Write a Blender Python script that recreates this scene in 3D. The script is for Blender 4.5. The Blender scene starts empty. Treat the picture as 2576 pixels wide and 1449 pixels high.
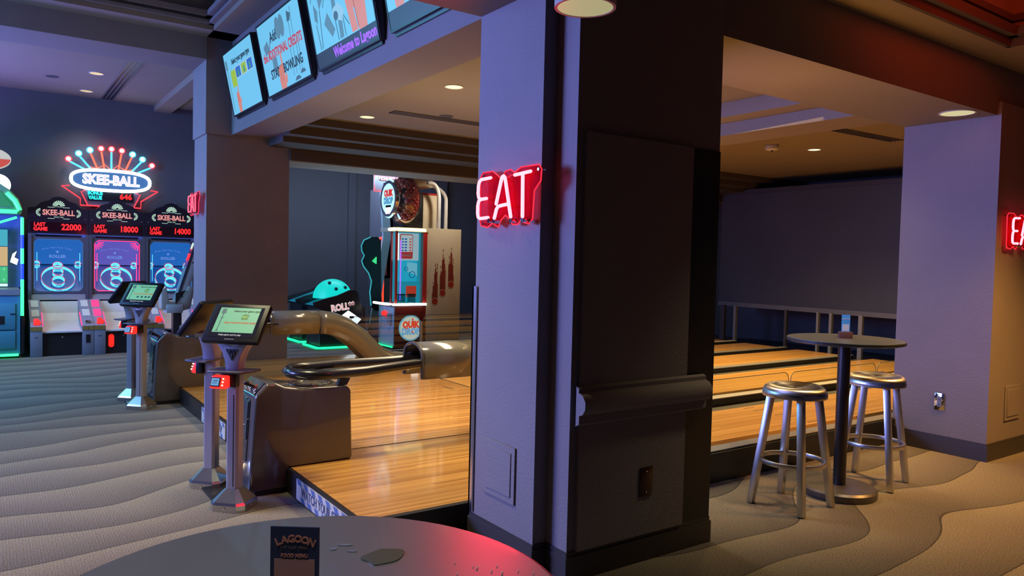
import bpy, bmesh, math, random
from mathutils import Matrix, Vector
random.seed(7)
S = bpy.context.scene
COL = S.collection
PI = math.pi

# ------------------------------------------------------------------ camera
# world: X runs down the lanes, Y runs along the row of kiosks, Z up
cam = bpy.data.cameras.new('camera'); camo = bpy.data.objects.new('camera', cam); COL.objects.link(camo)
cam.sensor_width = 36.0; cam.lens = 1880.0 / 2576.0 * 36.0; cam.clip_start = 0.05
yaw, pit, rol = math.radians(34.96), math.radians(-2.14), math.radians(-1.35)
fw = Vector((math.sin(yaw)*math.cos(pit), math.cos(yaw)*math.cos(pit), math.sin(pit)))
rt = Vector((math.cos(yaw), -math.sin(yaw), 0)); dn = fw.cross(rt)
cxa = math.cos(rol)*rt + math.sin(rol)*dn; cya = -math.sin(rol)*rt + math.cos(rol)*dn
camo.matrix_world = Matrix(((cxa.x, -cya.x, -fw.x, 0), (cxa.y, -cya.y, -fw.y, 0), (cxa.z, -cya.z, -fw.z, 1.6), (0, 0, 0, 1)))
S.camera = camo

# ------------------------------------------------------------------ world, lights, exposure
w = bpy.data.worlds.new('world'); S.world = w; w.use_nodes = True
w.node_tree.nodes['Background'].inputs[0].default_value = (0.125, 0.092, 0.078, 1)
w.node_tree.nodes['Background'].inputs[1].default_value = 0.10
S.view_settings.view_transform = 'Standard'; S.view_settings.look = 'None'
S.view_settings.exposure = 0.0; S.view_settings.gamma = 1.0; S.view_settings.use_curve_mapping = False
S.cycles.max_bounces = 6; S.cycles.diffuse_bounces = 3; S.cycles.glossy_bounces = 3; S.cycles.transparent_max_bounces = 8
S.cycles.sample_clamp_indirect = 4.0; S.cycles.caustics_reflective = False; S.cycles.caustics_refractive = False

def area(name, loc, target, sx, sy, col, power, spread=180):
    l = bpy.data.lights.new(name, 'AREA'); l.shape = 'RECTANGLE'; l.size = sx; l.size_y = sy; l.color = col; l.energy = power
    l.spread = math.radians(spread)
    o = bpy.data.objects.new(name, l); COL.objects.link(o); o.location = loc
    d = Vector(target) - Vector(loc); o.rotation_euler = d.to_track_quat('-Z', 'Y').to_euler(); return o
def spot(name, loc, target, col, power, ang, blend=0.6, r=0.06):
    l = bpy.data.lights.new(name, 'SPOT'); l.color = col; l.energy = power; l.spot_size = math.radians(ang); l.spot_blend = blend; l.shadow_soft_size = r
    o = bpy.data.objects.new(name, l); COL.objects.link(o); o.location = loc
    d = Vector(target) - Vector(loc); o.rotation_euler = d.to_track_quat('-Z', 'Y').to_euler(); return o
area('wash_violet', (-4.6, 8.0, 2.3), (2.3, 3.4, 2.3), 2.4, 1.6, (0.24, 0.29, 1.0), 225, 85)  # added wash without a fixture, violet on the pillar's left face
area('wash_violet_far', (-3.2, 9.8, 3.4), (2.3, 10.6, 2.0), 2.0, 2.0, (0.16, 0.36, 1.0), 290)  # added out-of-view light, blue on the far pillar and beam
area('wash_violet_ceiling', (-1.5, 12.2, 1.6), (0.6, 12.6, 4.1), 1.4, 1.0, (0.26, 0.22, 1.0), 210)  # added upward light that tints the arcade ceiling violet
area('wash_teal_floor', (-1.6, 11.0, 3.9), (-0.2, 10.4, 0), 1.0, 1.0, (0.15, 0.75, 0.85), 90)  # added teal light over the arcade carpet, no fixture
area('wash_games', (5.6, 13.2, 3.4), (6.0, 14.6, 1.2), 2.5, 1.0, (0.45, 0.66, 1.0), 120)  # added blue light for the wall behind the arcade games
area('wash_lounge', (3.43, 3.2, 1.75), (6.84, 3.2, 1.5), 0.5, 1.2, (0.30, 0.33, 1.0), 6.5)  # added light tucked behind the centre pillar, violet on right pillar and stools
area('lane_fill_approach', (3.3, 6.0, 3.24), (3.3, 6.0, 0), 0.9, 3.8, (1.0, 0.78, 0.50), 105, 95)  # added area light that warms the approach, no fixture
area('lane_fill_mid', (8.2, 6.3, 3.0), (8.2, 6.2, 0), 5.0, 4.0, (1.0, 0.66, 0.25), 215, 120)  # added area light floating over the lanes without a fixture
area('lane_glow_ceiling', (4.2, 6.6, 1.2), (4.0, 6.6, 3.3), 1.0, 4.0, (1.0, 0.80, 0.58), 16, 110)  # added upward light over the lanes that brightens their ceiling
area('coffer_red_fill', (5.4, 1.7, 3.5), (5.8, 2.3, 3.8), 1.4, 0.4, (1.0, 0.06, 0.01), 7)  # added light that reddens the lounge coffer, no lamp built there
spot('carpet_fill', (0.4, 4.9, 4.3), (0.5, 5.1, 0), (1.0, 0.87, 0.50), 640, 100, 0.9, 0.3)  # added spot that brightens the near carpet, no fixture
spot('lounge_amber_fill', (6.5, 1.3, 3.2), (6.4, 1.7, 0), (1.0, 0.46, 0.11), 640, 95, 0.8, 0.15)  # added amber spot standing in for orange reflected over the right carpet
area('soffit_amber', (3.46, 3.2, 0.9), (4.5, 3.2, 2.9), 0.5, 0.5, (1.0, 0.44, 0.05), 12, 80)  # added light hidden behind the pillar, turns the soffit amber
area('games_blue_fill', (4.6, 11.9, 0.7), (4.8, 10.6, 2.9), 1.2, 0.5, (0.35, 0.65, 1.0), 14, 110)  # added blue light aimed up at the far beam soffit
spot('games_warm_fill', (6.7, 10.99, 3.4), (6.7, 12.0, 0.9), (1.0, 0.88, 0.72), 130, 90, 0.7, 0.1)  # added spot hidden by the far beam, brightens the cream machine side
spot('stools_fill', (4.6, 2.1, 2.86), (4.7, 2.6, 0), (1.0, 0.80, 0.46), 85, 105, 0.8, 0.1)  # added warm spot above the stools, no fixture
spot('table_fill', (-0.3, 0.9, 3.6), (0.3, 1.05, 1.1), (0.95, 0.97, 1.0), 120, 50, 0.9, 0.2)  # added spot that lights the foreground table, no fixture

# ------------------------------------------------------------------ materials
MATS = {}
def mat(name, col=(0.5, 0.5, 0.5), rough=0.5, metal=0.0, emit=None, es=0.0, coat=0.0, spec=0.5, bump=None, noise=None, aniso=0):
    if name in MATS: return MATS[name]
    m = bpy.data.materials.new(name); m.use_nodes = True; MATS[name] = m
    nt = m.node_tree; b = nt.nodes['Principled BSDF']
    b.inputs['Base Color'].default_value = (*col, 1); b.inputs['Roughness'].default_value = rough; b.inputs['Metallic'].default_value = metal
    b.inputs['Coat Weight'].default_value = coat; b.inputs['Coat Roughness'].default_value = 0.06; b.inputs['Specular IOR Level'].default_value = spec
    if emit: b.inputs['Emission Color'].default_value = (*emit, 1); b.inputs['Emission Strength'].default_value = es
    tc = nt.nodes.new('ShaderNodeTexCoord')
    ns = nt.nodes.new('ShaderNodeTexNoise'); nt.links.new(tc.outputs['Object'], ns.inputs['Vector'])
    sc, amt = noise or (14.0, 0.10)
    ns.inputs['Scale'].default_value = sc; ns.inputs['Detail'].default_value = 3
    if not emit:
        mx = nt.nodes.new('ShaderNodeMix'); mx.data_type = 'RGBA'
        nt.links.new(ns.outputs['Fac'], mx.inputs[0])
        mx.inputs[6].default_value = (*[c*(1-amt) for c in col], 1); mx.inputs[7].default_value = (*[min(1, c*(1+amt)) for c in col], 1)
        nt.links.new(mx.outputs[2], b.inputs['Base Color'])
    if bump:
        n2 = nt.nodes.new('ShaderNodeTexNoise'); nt.links.new(tc.outputs['Object'], n2.inputs['Vector'])
        n2.inputs['Scale'].default_value = bump[0]; n2.inputs['Detail'].default_value = 2
        bp = nt.nodes.new('ShaderNodeBump'); bp.inputs['Strength'].default_value = bump[1]; bp.inputs['Distance'].default_value = 0.01
        nt.links.new(n2.outputs['Fac'], bp.inputs['Height']); nt.links.new(bp.outputs['Normal'], b.inputs['Normal'])
    return m
def glow(name, col, s=1.0): return mat(name, (0.02, 0.02, 0.02), 0.4, emit=col, es=s)
def flat(name, col): return mat(name, col, 0.7)
def glass(name, tint=(1, 1, 1), fac=0.10, rough=0.02):
    if name in MATS: return MATS[name]
    m = bpy.data.materials.new(name); m.use_nodes = True; MATS[name] = m; nt = m.node_tree; nt.nodes.clear()
    out = nt.nodes.new('ShaderNodeOutputMaterial'); mx = nt.nodes.new('ShaderNodeMixShader')
    tr = nt.nodes.new('ShaderNodeBsdfTransparent'); gl = nt.nodes.new('ShaderNodeBsdfGlossy')
    tr.inputs[0].default_value = (*tint, 1); gl.inputs['Roughness'].default_value = rough; mx.inputs[0].default_value = fac
    nt.links.new(tr.outputs[0], mx.inputs[1]); nt.links.new(gl.outputs[0], mx.inputs[2]); nt.links.new(mx.outputs[0], out.inputs[0]); return m

def nodemat(name):
    m = bpy.data.materials.new(name); m.use_nodes = True; MATS[name] = m
    nt = m.node_tree
    def N(t, **kw):
        n = nt.nodes.new(t)
        for k, v in kw.items():
            if k.startswith('i'): 
                key = int(k[1:])
                if hasattr(v, 'is_output'): nt.links.new(v, n.inputs[key])
                else: n.inputs[key].default_value = v
            else: setattr(n, k, v)
        return n
    return m, nt, nt.nodes['Principled BSDF'], N
def mth(N, op, a, b=0.0):
    return N('ShaderNodeMath', operation=op, i0=a, i1=b).outputs[0]

def carpet_material():
    m, nt, b, N = nodemat('carpet')
    g = N('ShaderNodeNewGeometry'); sp = N('ShaderNodeSeparateXYZ', i0=g.outputs['Position'])
    n1 = N('ShaderNodeTexNoise', noise_dimensions='3D'); nt.links.new(g.outputs['Position'], n1.inputs['Vector']); n1.inputs['Scale'].default_value = 0.55; n1.inputs['Detail'].default_value = 1.0
    val = mth(N, 'ADD', mth(N, 'MULTIPLY', sp.outputs[1], 2.2), mth(N, 'MULTIPLY', n1.outputs['Fac'], 2.6))
    val = mth(N, 'SUBTRACT', val, mth(N, 'MULTIPLY', sp.outputs[0], 0.22))
    t = mth(N, 'FRACT', val)
    cr = N('ShaderNodeValToRGB', i0=t); e = cr.color_ramp.elements
    e[0].position = 0.0; e[0].color = (0.040, 0.036, 0.032, 1); e[1].position = 1.0; e[1].color = (0.25, 0.228, 0.18, 1)
    x = e.new(0.03); x.color = (0.13, 0.12, 0.11, 1); x = e.new(0.5); x.color = (0.185, 0.165, 0.145, 1)
    sp2 = N('ShaderNodeTexNoise'); nt.links.new(g.outputs['Position'], sp2.inputs['Vector']); sp2.inputs['Scale'].default_value = 130; sp2.inputs['Detail'].default_value = 2
    mr = N('ShaderNodeMapRange', i0=sp2.outputs['Fac'], i1=0.3, i2=0.7, i3=0.55, i4=1.4)
    mul = N('ShaderNodeMix', data_type='RGBA', blend_type='MULTIPLY'); mul.inputs[0].default_value = 1.0
    nt.links.new(cr.outputs[0], mul.inputs[6]); cc = N('ShaderNodeCombineColor', i0=mr.outputs[0], i1=mr.outputs[0], i2=mr.outputs[0]); nt.links.new(cc.outputs[0], mul.inputs[7])
    nt.links.new(mul.outputs[2], b.inputs['Base Color']); b.inputs['Roughness'].default_value = 0.95; b.inputs['Specular IOR Level'].default_value = 0.1
    rib = mth(N, 'SINE', mth(N, 'MULTIPLY', sp.outputs[0], 420.0))
    h = mth(N, 'ADD', mth(N, 'MULTIPLY', t, 1.2), mth(N, 'ADD', mth(N, 'MULTIPLY', rib, 0.10), mth(N, 'MULTIPLY', sp2.outputs['Fac'], 0.9)))
    bp = N('ShaderNodeBump'); bp.inputs['Strength'].default_value = 0.5; bp.inputs['Distance'].default_value = 0.012
    nt.links.new(h, bp.inputs['Height']); nt.links.new(bp.outputs['Normal'], b.inputs['Normal'])
    return m
def wood_material(name, lo, hi, coat=0.6, rough=0.22, bw=0.030):
    m, nt, b, N = nodemat(name)
    g = N('ShaderNodeNewGeometry'); sp = N('ShaderNodeSeparateXYZ', i0=g.outputs['Position'])
    row = mth(N, 'FLOOR', mth(N, 'DIVIDE', sp.outputs[1], bw))
    w1 = N('ShaderNodeTexWhiteNoise', noise_dimensions='1D'); nt.links.new(row, w1.inputs['W'])
    seg = mth(N, 'FLOOR', mth(N, 'ADD', mth(N, 'DIVIDE', sp.outputs[0], 2.6), mth(N, 'MULTIPLY', w1.outputs['Value'], 5.0)))
    w2 = N('ShaderNodeTexWhiteNoise', noise_dimensions='2D'); cv = N('ShaderNodeCombineXYZ', i0=row, i1=seg); nt.links.new(cv.outputs[0], w2.inputs['Vector'])
    mp = N('ShaderNodeMapping'); nt.links.new(g.outputs['Position'], mp.inputs[0]); mp.inputs['Scale'].default_value = (2.0, 60.0, 2.0)
    gn = N('ShaderNodeTexNoise'); nt.links.new(mp.outputs[0], gn.inputs['Vector']); gn.inputs['Scale'].default_value = 1.6; gn.inputs['Detail'].default_value = 4
    f = mth(N, 'ADD', mth(N, 'MULTIPLY', w2.outputs['Value'], 0.6), mth(N, 'MULTIPLY', gn.outputs['Fac'], 0.45))
    cr = N('ShaderNodeValToRGB', i0=f); e = cr.color_ramp.elements
    e[0].color = (*lo, 1); e[1].color = (*hi, 1); e[0].position = 0.05; e[1].position = 0.9
    nt.links.new(cr.outputs[0], b.inputs['Base Color']); b.inputs['Roughness'].default_value = rough
    b.inputs['Coat Weight'].default_value = coat; b.inputs['Coat Roughness'].default_value = 0.07; b.inputs['Specular IOR Level'].default_value = 0.4
    return m
def brushed_material(name, col, rough=0.28, radial=False):
    m, nt, b, N = nodemat(name)
    tc = N('ShaderNodeTexCoord'); b.inputs['Metallic'].default_value = 1.0
    mp = N('ShaderNodeMapping'); nt.links.new(tc.outputs['Object'], mp.inputs[0]); mp.inputs['Scale'].default_value = (90, 90, 2) if not radial else (4, 4, 60)
    n = N('ShaderNodeTexNoise'); nt.links.new(mp.outputs[0], n.inputs['Vector']); n.inputs['Scale'].default_value = 2.0; n.inputs['Detail'].default_value = 3
    r = N('ShaderNodeMapRange', i0=n.outputs['Fac'], i1=0.3, i2=0.7, i3=rough-0.08, i4=rough+0.10); nt.links.new(r.outputs[0], b.inputs['Roughness'])
    b.inputs['Base Color'].default_value = (*col, 1)
    if radial: b.inputs['Anisotropic'].default_value = 0.75; tg = N('ShaderNodeTangent', direction_type='RADIAL', axis='Z'); nt.links.new(tg.outputs[0], b.inputs['Tangent'])
    return m

M_carpet = carpet_material()
M_wood = wood_material('approach_wood', (0.32, 0.138, 0.030), (0.68, 0.355, 0.092))
M_lane = wood_material('lane_wood', (0.46, 0.22, 0.045), (0.72, 0.40, 0.11), 0.35, 0.3)
M_plaster = mat('plaster', (0.23, 0.20, 0.195), 0.75, bump=(80, 0.28), noise=(2.5, 0.10))
M_ceil = mat('ceiling_paint', (0.25, 0.208, 0.155), 0.8, noise=(1.5, 0.06))
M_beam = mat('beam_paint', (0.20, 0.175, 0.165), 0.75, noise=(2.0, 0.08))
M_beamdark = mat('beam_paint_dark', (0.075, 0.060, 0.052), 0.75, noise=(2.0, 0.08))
M_trimdark = mat('dark_trim', (0.055, 0.045, 0.04), 0.5)
M_base = mat('baseboard_paint', (0.045, 0.038, 0.035), 0.45)
M_wall = mat('back_wall', (0.10, 0.09, 0.10), 0.8, noise=(1.2, 0.15))
M_black = mat('black_plastic', (0.012, 0.012, 0.014), 0.35)
M_rubber = mat('black_rubber', (0.01, 0.01, 0.011), 0.28, coat=0.3)
M_riser = mat('black_laminate', (0.012, 0.012, 0.013), 0.4)
M_grey = mat('grey_plastic', (0.085, 0.075, 0.068), 0.22, coat=0.7, noise=(6, 0.06))
M_greyl = mat('taupe_gloss', (0.15, 0.142, 0.116), 0.2, coat=0.8, noise=(6, 0.06))
M_alu = mat('brushed_aluminium', (0.62, 0.61, 0.58), 0.34, 1.0, noise=(60, 0.06))
M_seat = brushed_material('spun_aluminium', (0.72, 0.70, 0.64), 0.30, True)
M_post = mat('silver_powdercoat', (0.40, 0.40, 0.43), 0.34, 0.25, noise=(20, 0.05))
M_steel = mat('stainless', (0.62, 0.62, 0.60), 0.22, 1.0)
M_chrome = mat('chrome', (0.8, 0.8, 0.8), 0.08, 1.0)
M_dmetal = mat('dark_metal', (0.06, 0.055, 0.06), 0.35, 0.7)
M_tabletop = mat('table_laminate', (0.15, 0.155, 0.14), 0.36, noise=(9, 0.10), coat=0.15)
M_tableedge = mat('table_edge', (0.03, 0.03, 0.03), 0.4)
M_cap = mat('grey_capping', (0.24, 0.235, 0.22), 0.35)
M_capw = mat('pale_capping', (0.62, 0.57, 0.48), 0.35)
M_gut = mat('gutter', (0.11, 0.108, 0.095), 0.35)
M_screen = mat('projection_cloth', (0.06, 0.058, 0.054), 0.55, noise=(1.0, 0.25))
M_white = mat('white_plastic', (0.62, 0.60, 0.58), 0.4)
M_cream = mat('cream_laminate', (0.55, 0.47, 0.33), 0.45)
M_red = mat('red_paint', (0.42, 0.02, 0.02), 0.35)
M_glass = glass('clear_glass', (0.93, 0.96, 0.95), 0.06)
M_gedge = mat('glass_edge', (0.10, 0.12, 0.11), 0.2)
M_acryl = glass('red_glow_acrylic', (0.95, 0.40, 0.45), 0.16)  # neon glow put into the backing as red tint and diffuse red
_gl = [n for n in M_acryl.node_tree.nodes if n.type == 'BSDF_GLOSSY'][0]; _df = M_acryl.node_tree.nodes.new('ShaderNodeBsdfDiffuse'); _df.inputs[0].default_value = (0.55, 0.005, 0.04, 1)
M_acryl.node_tree.links.new(_df.outputs[0], [n for n in M_acryl.node_tree.nodes if n.type == 'MIX_SHADER'][0].inputs[2])

# ------------------------------------------------------------------ mesh helpers
class G:
    def __init__(s, M=None): s.v = []; s.f = []; s.M = M or Matrix()
    def add(s, vs, fs):
        o = len(s.v); s.v += [tuple(s.M @ Vector(p)) for p in vs]; s.f += [tuple(i+o for i in q) for q in fs]; return s
    def box(s, a, b):
        x0, y0, z0 = a; x1, y1, z1 = b
        return s.add([(x0,y0,z0),(x1,y0,z0),(x1,y1,z0),(x0,y1,z0),(x0,y0,z1),(x1,y0,z1),(x1,y1,z1),(x0,y1,z1)],
                     [(0,3,2,1),(4,5,6,7),(0,1,5,4),(1,2,6,5),(2,3,7,6),(3,0,4,7)])
    def cbox(s, c, d): return s.box([c[i]-d[i]/2 for i in range(3)], [c[i]+d[i]/2 for i in range(3)])
    def prism(s, poly, a, b, axis='z'):
        """poly of 2-D points extruded from a to b: z -> (x,y), y -> (x,z), x -> (y,z)"""
        def p(q, h): return {'z': (q[0], q[1], h), 'y': (q[0], h, q[1]), 'x': (h, q[0], q[1])}[axis]
        n = len(poly)
        return s.add([p(q, a) for q in poly] + [p(q, b) for q in poly],
                     [tuple(range(n))[::-1], tuple(range(n, 2*n))] + [(i, (i+1) % n, n+(i+1) % n, n+i) for i in range(n)])
    def lathe(s, prof, seg=24, c=(0,0,0)):
        vs = []; fs = []; n = len(prof)
        for k in range(seg):
            a = 2*PI*k/seg
            for r, z in prof: vs.append((c[0]+r*math.cos(a), c[1]+r*math.sin(a), c[2]+z))
        for k in range(seg):
            k2 = (k+1) % seg
            for j in range(n-1): fs.append((k*n+j, k2*n+j, k2*n+j+1, k*n+j+1))
        if prof[0][0] > 1e-6: fs.append(tuple(k*n for k in range(seg))[::-1])
        if prof[-1][0] > 1e-6: fs.append(tuple(k*n+n-1 for k in range(seg)))
        return s.add(vs, fs)
    def cyl(s, a, b, r, seg=14, r2=None): return s.tube([a, b], r, seg, r2=r2)
    def tube(s, pts, r, seg=8, closed=False, r2=None, sq=None):
        pts = [Vector(p) for p in pts]; n = len(pts); vs = []; fs = []; up = None
        for i, p in enumerate(pts):
            d = (pts[(i+1) % n]-pts[i-1]) if (closed or 0 < i < n-1) else (pts[1]-pts[0] if i == 0 else pts[-1]-pts[-2])
            d.normalize()
            if up is None:
                up = Vector((0,0,1)) if abs(d.z) < 0.9 else Vector((0,1,0))
            x = up.cross(d)
            if x.length < 1e-5: x = Vector((1,0,0)).cross(d)
            x.normalize(); y = d.cross(x); y.normalize(); up = y
            rr = r if r2 is None else r+(r2-r)*i/(n-1)
            for k in range(seg):
                a = 2*PI*(k+0.5)/seg
                ca, sa = math.cos(a), math.sin(a)
                if sq: ca, sa = ca*sq[0], sa*sq[1]
                vs.append(p+x*(rr*ca)+y*(rr*sa))
        m = n if closed else n-1
        for i in range(m):
            j = (i+1) % n
            for k in range(seg): k2 = (k+1) % seg; fs.append((i*seg+k, i*seg+k2, j*seg+k2, j*seg+k))
        if not closed: fs.append(tuple(range(seg))[::-1]); fs.append(tuple(range((n-1)*seg, n*seg)))
        return s.add(vs, fs)
    def sphere(s, c, r, seg=14, rings=8, sc=(1,1,1), a0=0.0, a1=PI):
        vs = []; fs = []
        for i in range(rings+1):
            t = a0+(a1-a0)*i/rings
            for k in range(seg):
                a = 2*PI*k/seg; vs.append((c[0]+r*sc[0]*math.sin(t)*math.cos(a), c[1]+r*sc[1]*math.sin(t)*math.sin(a), c[2]+r*sc[2]*math.cos(t)))
        for i in range(rings):
            for k in range(seg): k2 = (k+1) % seg; fs.append((i*seg+k, (i+1)*seg+k, (i+1)*seg+k2, i*seg+k2))
        return s.add(vs, fs)
    def ring(s, r0, r1, a, b, seg=28, axis='z', c=(0,0)):
        vs = []; fs = []
        for k in range(seg):
            t = 2*PI*k/seg; ct, st = math.cos(t), math.sin(t)
            for r, h in ((r0,a),(r1,a),(r1,b),(r0,b)):
                x, y = c[0]+r*ct, c[1]+r*st
                vs.append((x,y,h) if axis == 'z' else (x,h,y) if axis == 'y' else (h,x,y))
        for k in range(seg):
            k2 = (k+1) % seg
            for j in range(4): fs.append((k*4+j, k2*4+j, k2*4+(j+1) % 4, k*4+(j+1) % 4))
        return s.add(vs, fs)
    def text(s, body, size, loc=(0,0,0), rz=0.0, rx=PI/2, ex=0.0008, off=0.0, shear=0.0, align='CENTER', sx=1.0, space=1.0, M2=None):
        cu = bpy.data.curves.new('t', 'FONT'); cu.body = body; cu.size = size; cu.extrude = ex; cu.offset = off; cu.shear = shear
        cu.align_x = align; cu.align_y = 'CENTER'; cu.space_character = space; cu.resolution_u = 2
        ob = bpy.data.objects.new('t', cu); COL.objects.link(ob)
        me = bpy.data.meshes.new_from_object(ob)
        bpy.data.objects.remove(ob); bpy.data.curves.remove(cu)
        T = Matrix.Translation(loc) @ (M2 or (Matrix.Rotation(rz, 4, 'Z') @ Matrix.Rotation(rx, 4, 'X'))) @ Matrix.Diagonal((sx, 1, 1, 1))
        s.add([T @ v.co for v in me.vertices], [tuple(p.vertices) for p in me.polygons]); bpy.data.meshes.remove(me); return s
    def build(s, name, m, parent=None, smooth=None, bevel=0.0, seg=2, fix=True):
        me = bpy.data.meshes.new(name); me.from_pydata(s.v, [], s.f); me.materials.append(m)
        if bevel or fix:
            bm = bmesh.new(); bm.from_mesh(me)
            bmesh.ops.recalc_face_normals(bm, faces=bm.faces)
            if bevel:
                ed = [e for e in bm.edges if len(e.link_faces) == 2 and e.calc_face_angle(0) > 0.5]
                bmesh.ops.bevel(bm, geom=ed, offset=bevel, segments=seg, affect='EDGES', profile=0.5, clamp_overlap=True)
            bm.to_mesh(me); bm.free()
        if smooth or bevel:
            me.polygons.foreach_set('use_smooth', [True]*len(me.polygons))
            me.set_sharp_from_angle(angle=math.radians(smooth if smooth and smooth is not True else 40))
        me.update(); o = bpy.data.objects.new(name, me); COL.objects.link(o)
        if parent is not None: o.parent = parent
        return o
def tag(o, label, cat, group=None, kind=None):
    o['label'] = label; o['category'] = cat
    if group: o['group'] = group
    if kind: o['kind'] = kind
    return o
def thing(name, label, cat, loc=(0,0,0), rz=0.0, group=None, kind=None):
    o = bpy.data.objects.new(name, None); COL.objects.link(o); o.location = loc; o.rotation_euler = (0,0,rz); o.empty_display_size = 0.1
    return tag(o, label, cat, group, kind)
def copy_tree(o, parent=None):
    c = o.copy(); COL.objects.link(c); c.parent = parent
    for ch in list(o.children): copy_tree(ch, c)
    return c
def struct(name, g, m, label, cat, bevel=0.0): return tag(g.build(name, m, None, bevel=bevel), label, cat, kind='structure')
def arc(c, r, a0, a1, n=8): return [(c[0]+r*math.cos(a0+(a1-a0)*i/n), c[1]+r*math.sin(a0+(a1-a0)*i/n)) for i in range(n+1)]
def rrect(x0, y0, x1, y1, r, n=4):
    return (arc((x1-r,y0+r), r, -PI/2, 0, n)+arc((x1-r,y1-r), r, 0, PI/2, n)+arc((x0+r,y1-r), r, PI/2, PI, n)+arc((x0+r,y0+r), r, PI, 1.5*PI, n))

# ------------------------------------------------------------------ the setting
AZ = 0.165                                   # height of the bowling approach and lanes
struct('floor', G().box((-6,-5,-0.1),(1.66,15.8,0)).box((1.66,-5,-0.1),(14,3.58,0)).box((1.66,10.3,-0.1),(14,15.8,0)), M_carpet, 'grey brown carpet with wavy ribbed relief running to the bowling step', 'carpet')
# approach platform with its panels
ap = thing('floor_approach', 'raised glossy wooden bowling approach with black riser', 'bowling approach', (0,0,0), kind='structure')
G().box((1.665,3.74,0),(4.4,10.24,AZ-0.012)).build('platform', M_riser, ap)
G().box((1.64,3.72,0),(1.665,4.935,AZ)).box((1.64,5.34,0),(1.665,8.44,AZ)).box((1.64,8.86,0),(1.665,10.25,AZ)).build('riser', M_riser, ap)
G().box((1.64,3.70,0),(4.4,3.74,AZ)).build('side_riser', M_riser, ap)
for a, b in ((3.74,4.0),(4.0,4.84),(4.84,5.178),(5.196,5.55),(5.55,6.64),(6.64,7.5),(7.5,8.35),(8.35,8.69),(8.71,9.6),(9.6,10.24)):
    G().box((1.665,a+0.0015,AZ-0.012),(4.4,b-0.0015,AZ)).build('wood_panel', M_wood, ap)
G().box((4.4,3.74,AZ-0.012),(4.42,10.24,AZ+0.0005)).build('foul_line', M_black, ap)
G().box((1.67,5.18,AZ-0.012),(4.4,5.194,AZ-0.004)).build('track_gap', M_black, ap)
for x, y in ((4.15,7.05),(1.75,7.55),(3.6,8.9)):
    t = G()
    for k in range(7): t.box((x+0.0,y+k*0.035,AZ),(x+0.045,y+k*0.035+0.012,AZ+0.0008))
    t.build('dot_marking', M_black, ap)
# lanes
def lane(a, b, n, lab):
    l = thing('floor_lane', lab, 'bowling lane', (0,0,0), kind='structure')
    G().box((4.42,a,AZ-0.06),(11.5,b,AZ)).build('lane_bed', M_lane, l)
    t = G()
    for k in range(7):
        y = a+(b-a)*(k+0.5)/7; t.box((6.2+abs(k-3)*0.0,y-0.006,AZ),(6.36,y+0.006,AZ+0.0006))
    t.build('arrow_marking', M_trimdark, l)
    return l
L1 = lane(3.98, 4.82, 1, 'nearest bowling lane, the one directly behind the bar stools')
L2 = lane(5.50, 6.40, 2, 'second bowling lane, seen through the low glass divider')
L3 = lane(6.90, 7.755, 3, 'third bowling lane counted from the bar stools')
L4 = lane(8.20, 8.85, 4, 'fourth bowling lane counted from the bar stools')
L5 = lane(9.30, 10.0, 5, 'farthest bowling lane')
for l, a, b in ((L1,3.70,3.98),(L1,4.82,5.10),(L2,5.32,5.50),(L2,6.40,6.70),(L3,6.87,6.90),(L3,7.755,7.95),(L4,8.10,8.20),(L4,8.85,9.04),(L5,9.14,9.30),(L5,10.0,10.2)):
    G().box((4.42,a,AZ-0.10),(11.5,b,AZ-0.045)).build('gutter', M_gut, l)
def rail(y0, y1, z, m, label, x0=4.42, x1=11.5):
    t = tag(G().box((x0,y0,0.05),(x1,y1,z-0.012)).build('trim_%d' % rail.n, M_riser), label, 'lane capping', kind='structure'); rail.n += 1
    G().box((x0,y0-0.004,z-0.012),(x1,y1+0.004,z)).build('capping', m, t, bevel=0.003, seg=1); return t
rail.n = 1
rail(3.60, 3.70, 0.235, M_cap, 'grey capped curb between bar stools and nearest lane', 3.3, 11.9)
rail(5.14, 5.25, 0.205, M_capw, 'pale capped curb carrying the low glass divider')
rail(6.73, 6.85, 0.19, M_cap, 'grey capped curb between second and third lanes')
rail(7.96, 8.06, 0.185, M_cap, 'grey capped curb between third and fourth lanes')
rail(9.05, 9.13, 0.19, M_capw, 'pale capped curb between fourth and farthest lanes')
rail(10.21, 10.29, 0.20, M_cap, 'grey capped curb along the far side of the lanes')
struct('floor_pit', G().box((11.5,3.6,-0.1),(13.6,10.3,0.02)), M_riser, 'black pit floor behind the lane ends', 'pit floor')
struct('wall_lounge_riser', G().box((3.3,3.575,0),(11.9,3.6,0.22)), M_riser, 'low black riser under the lane curb behind the bar stools', 'riser')

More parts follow.
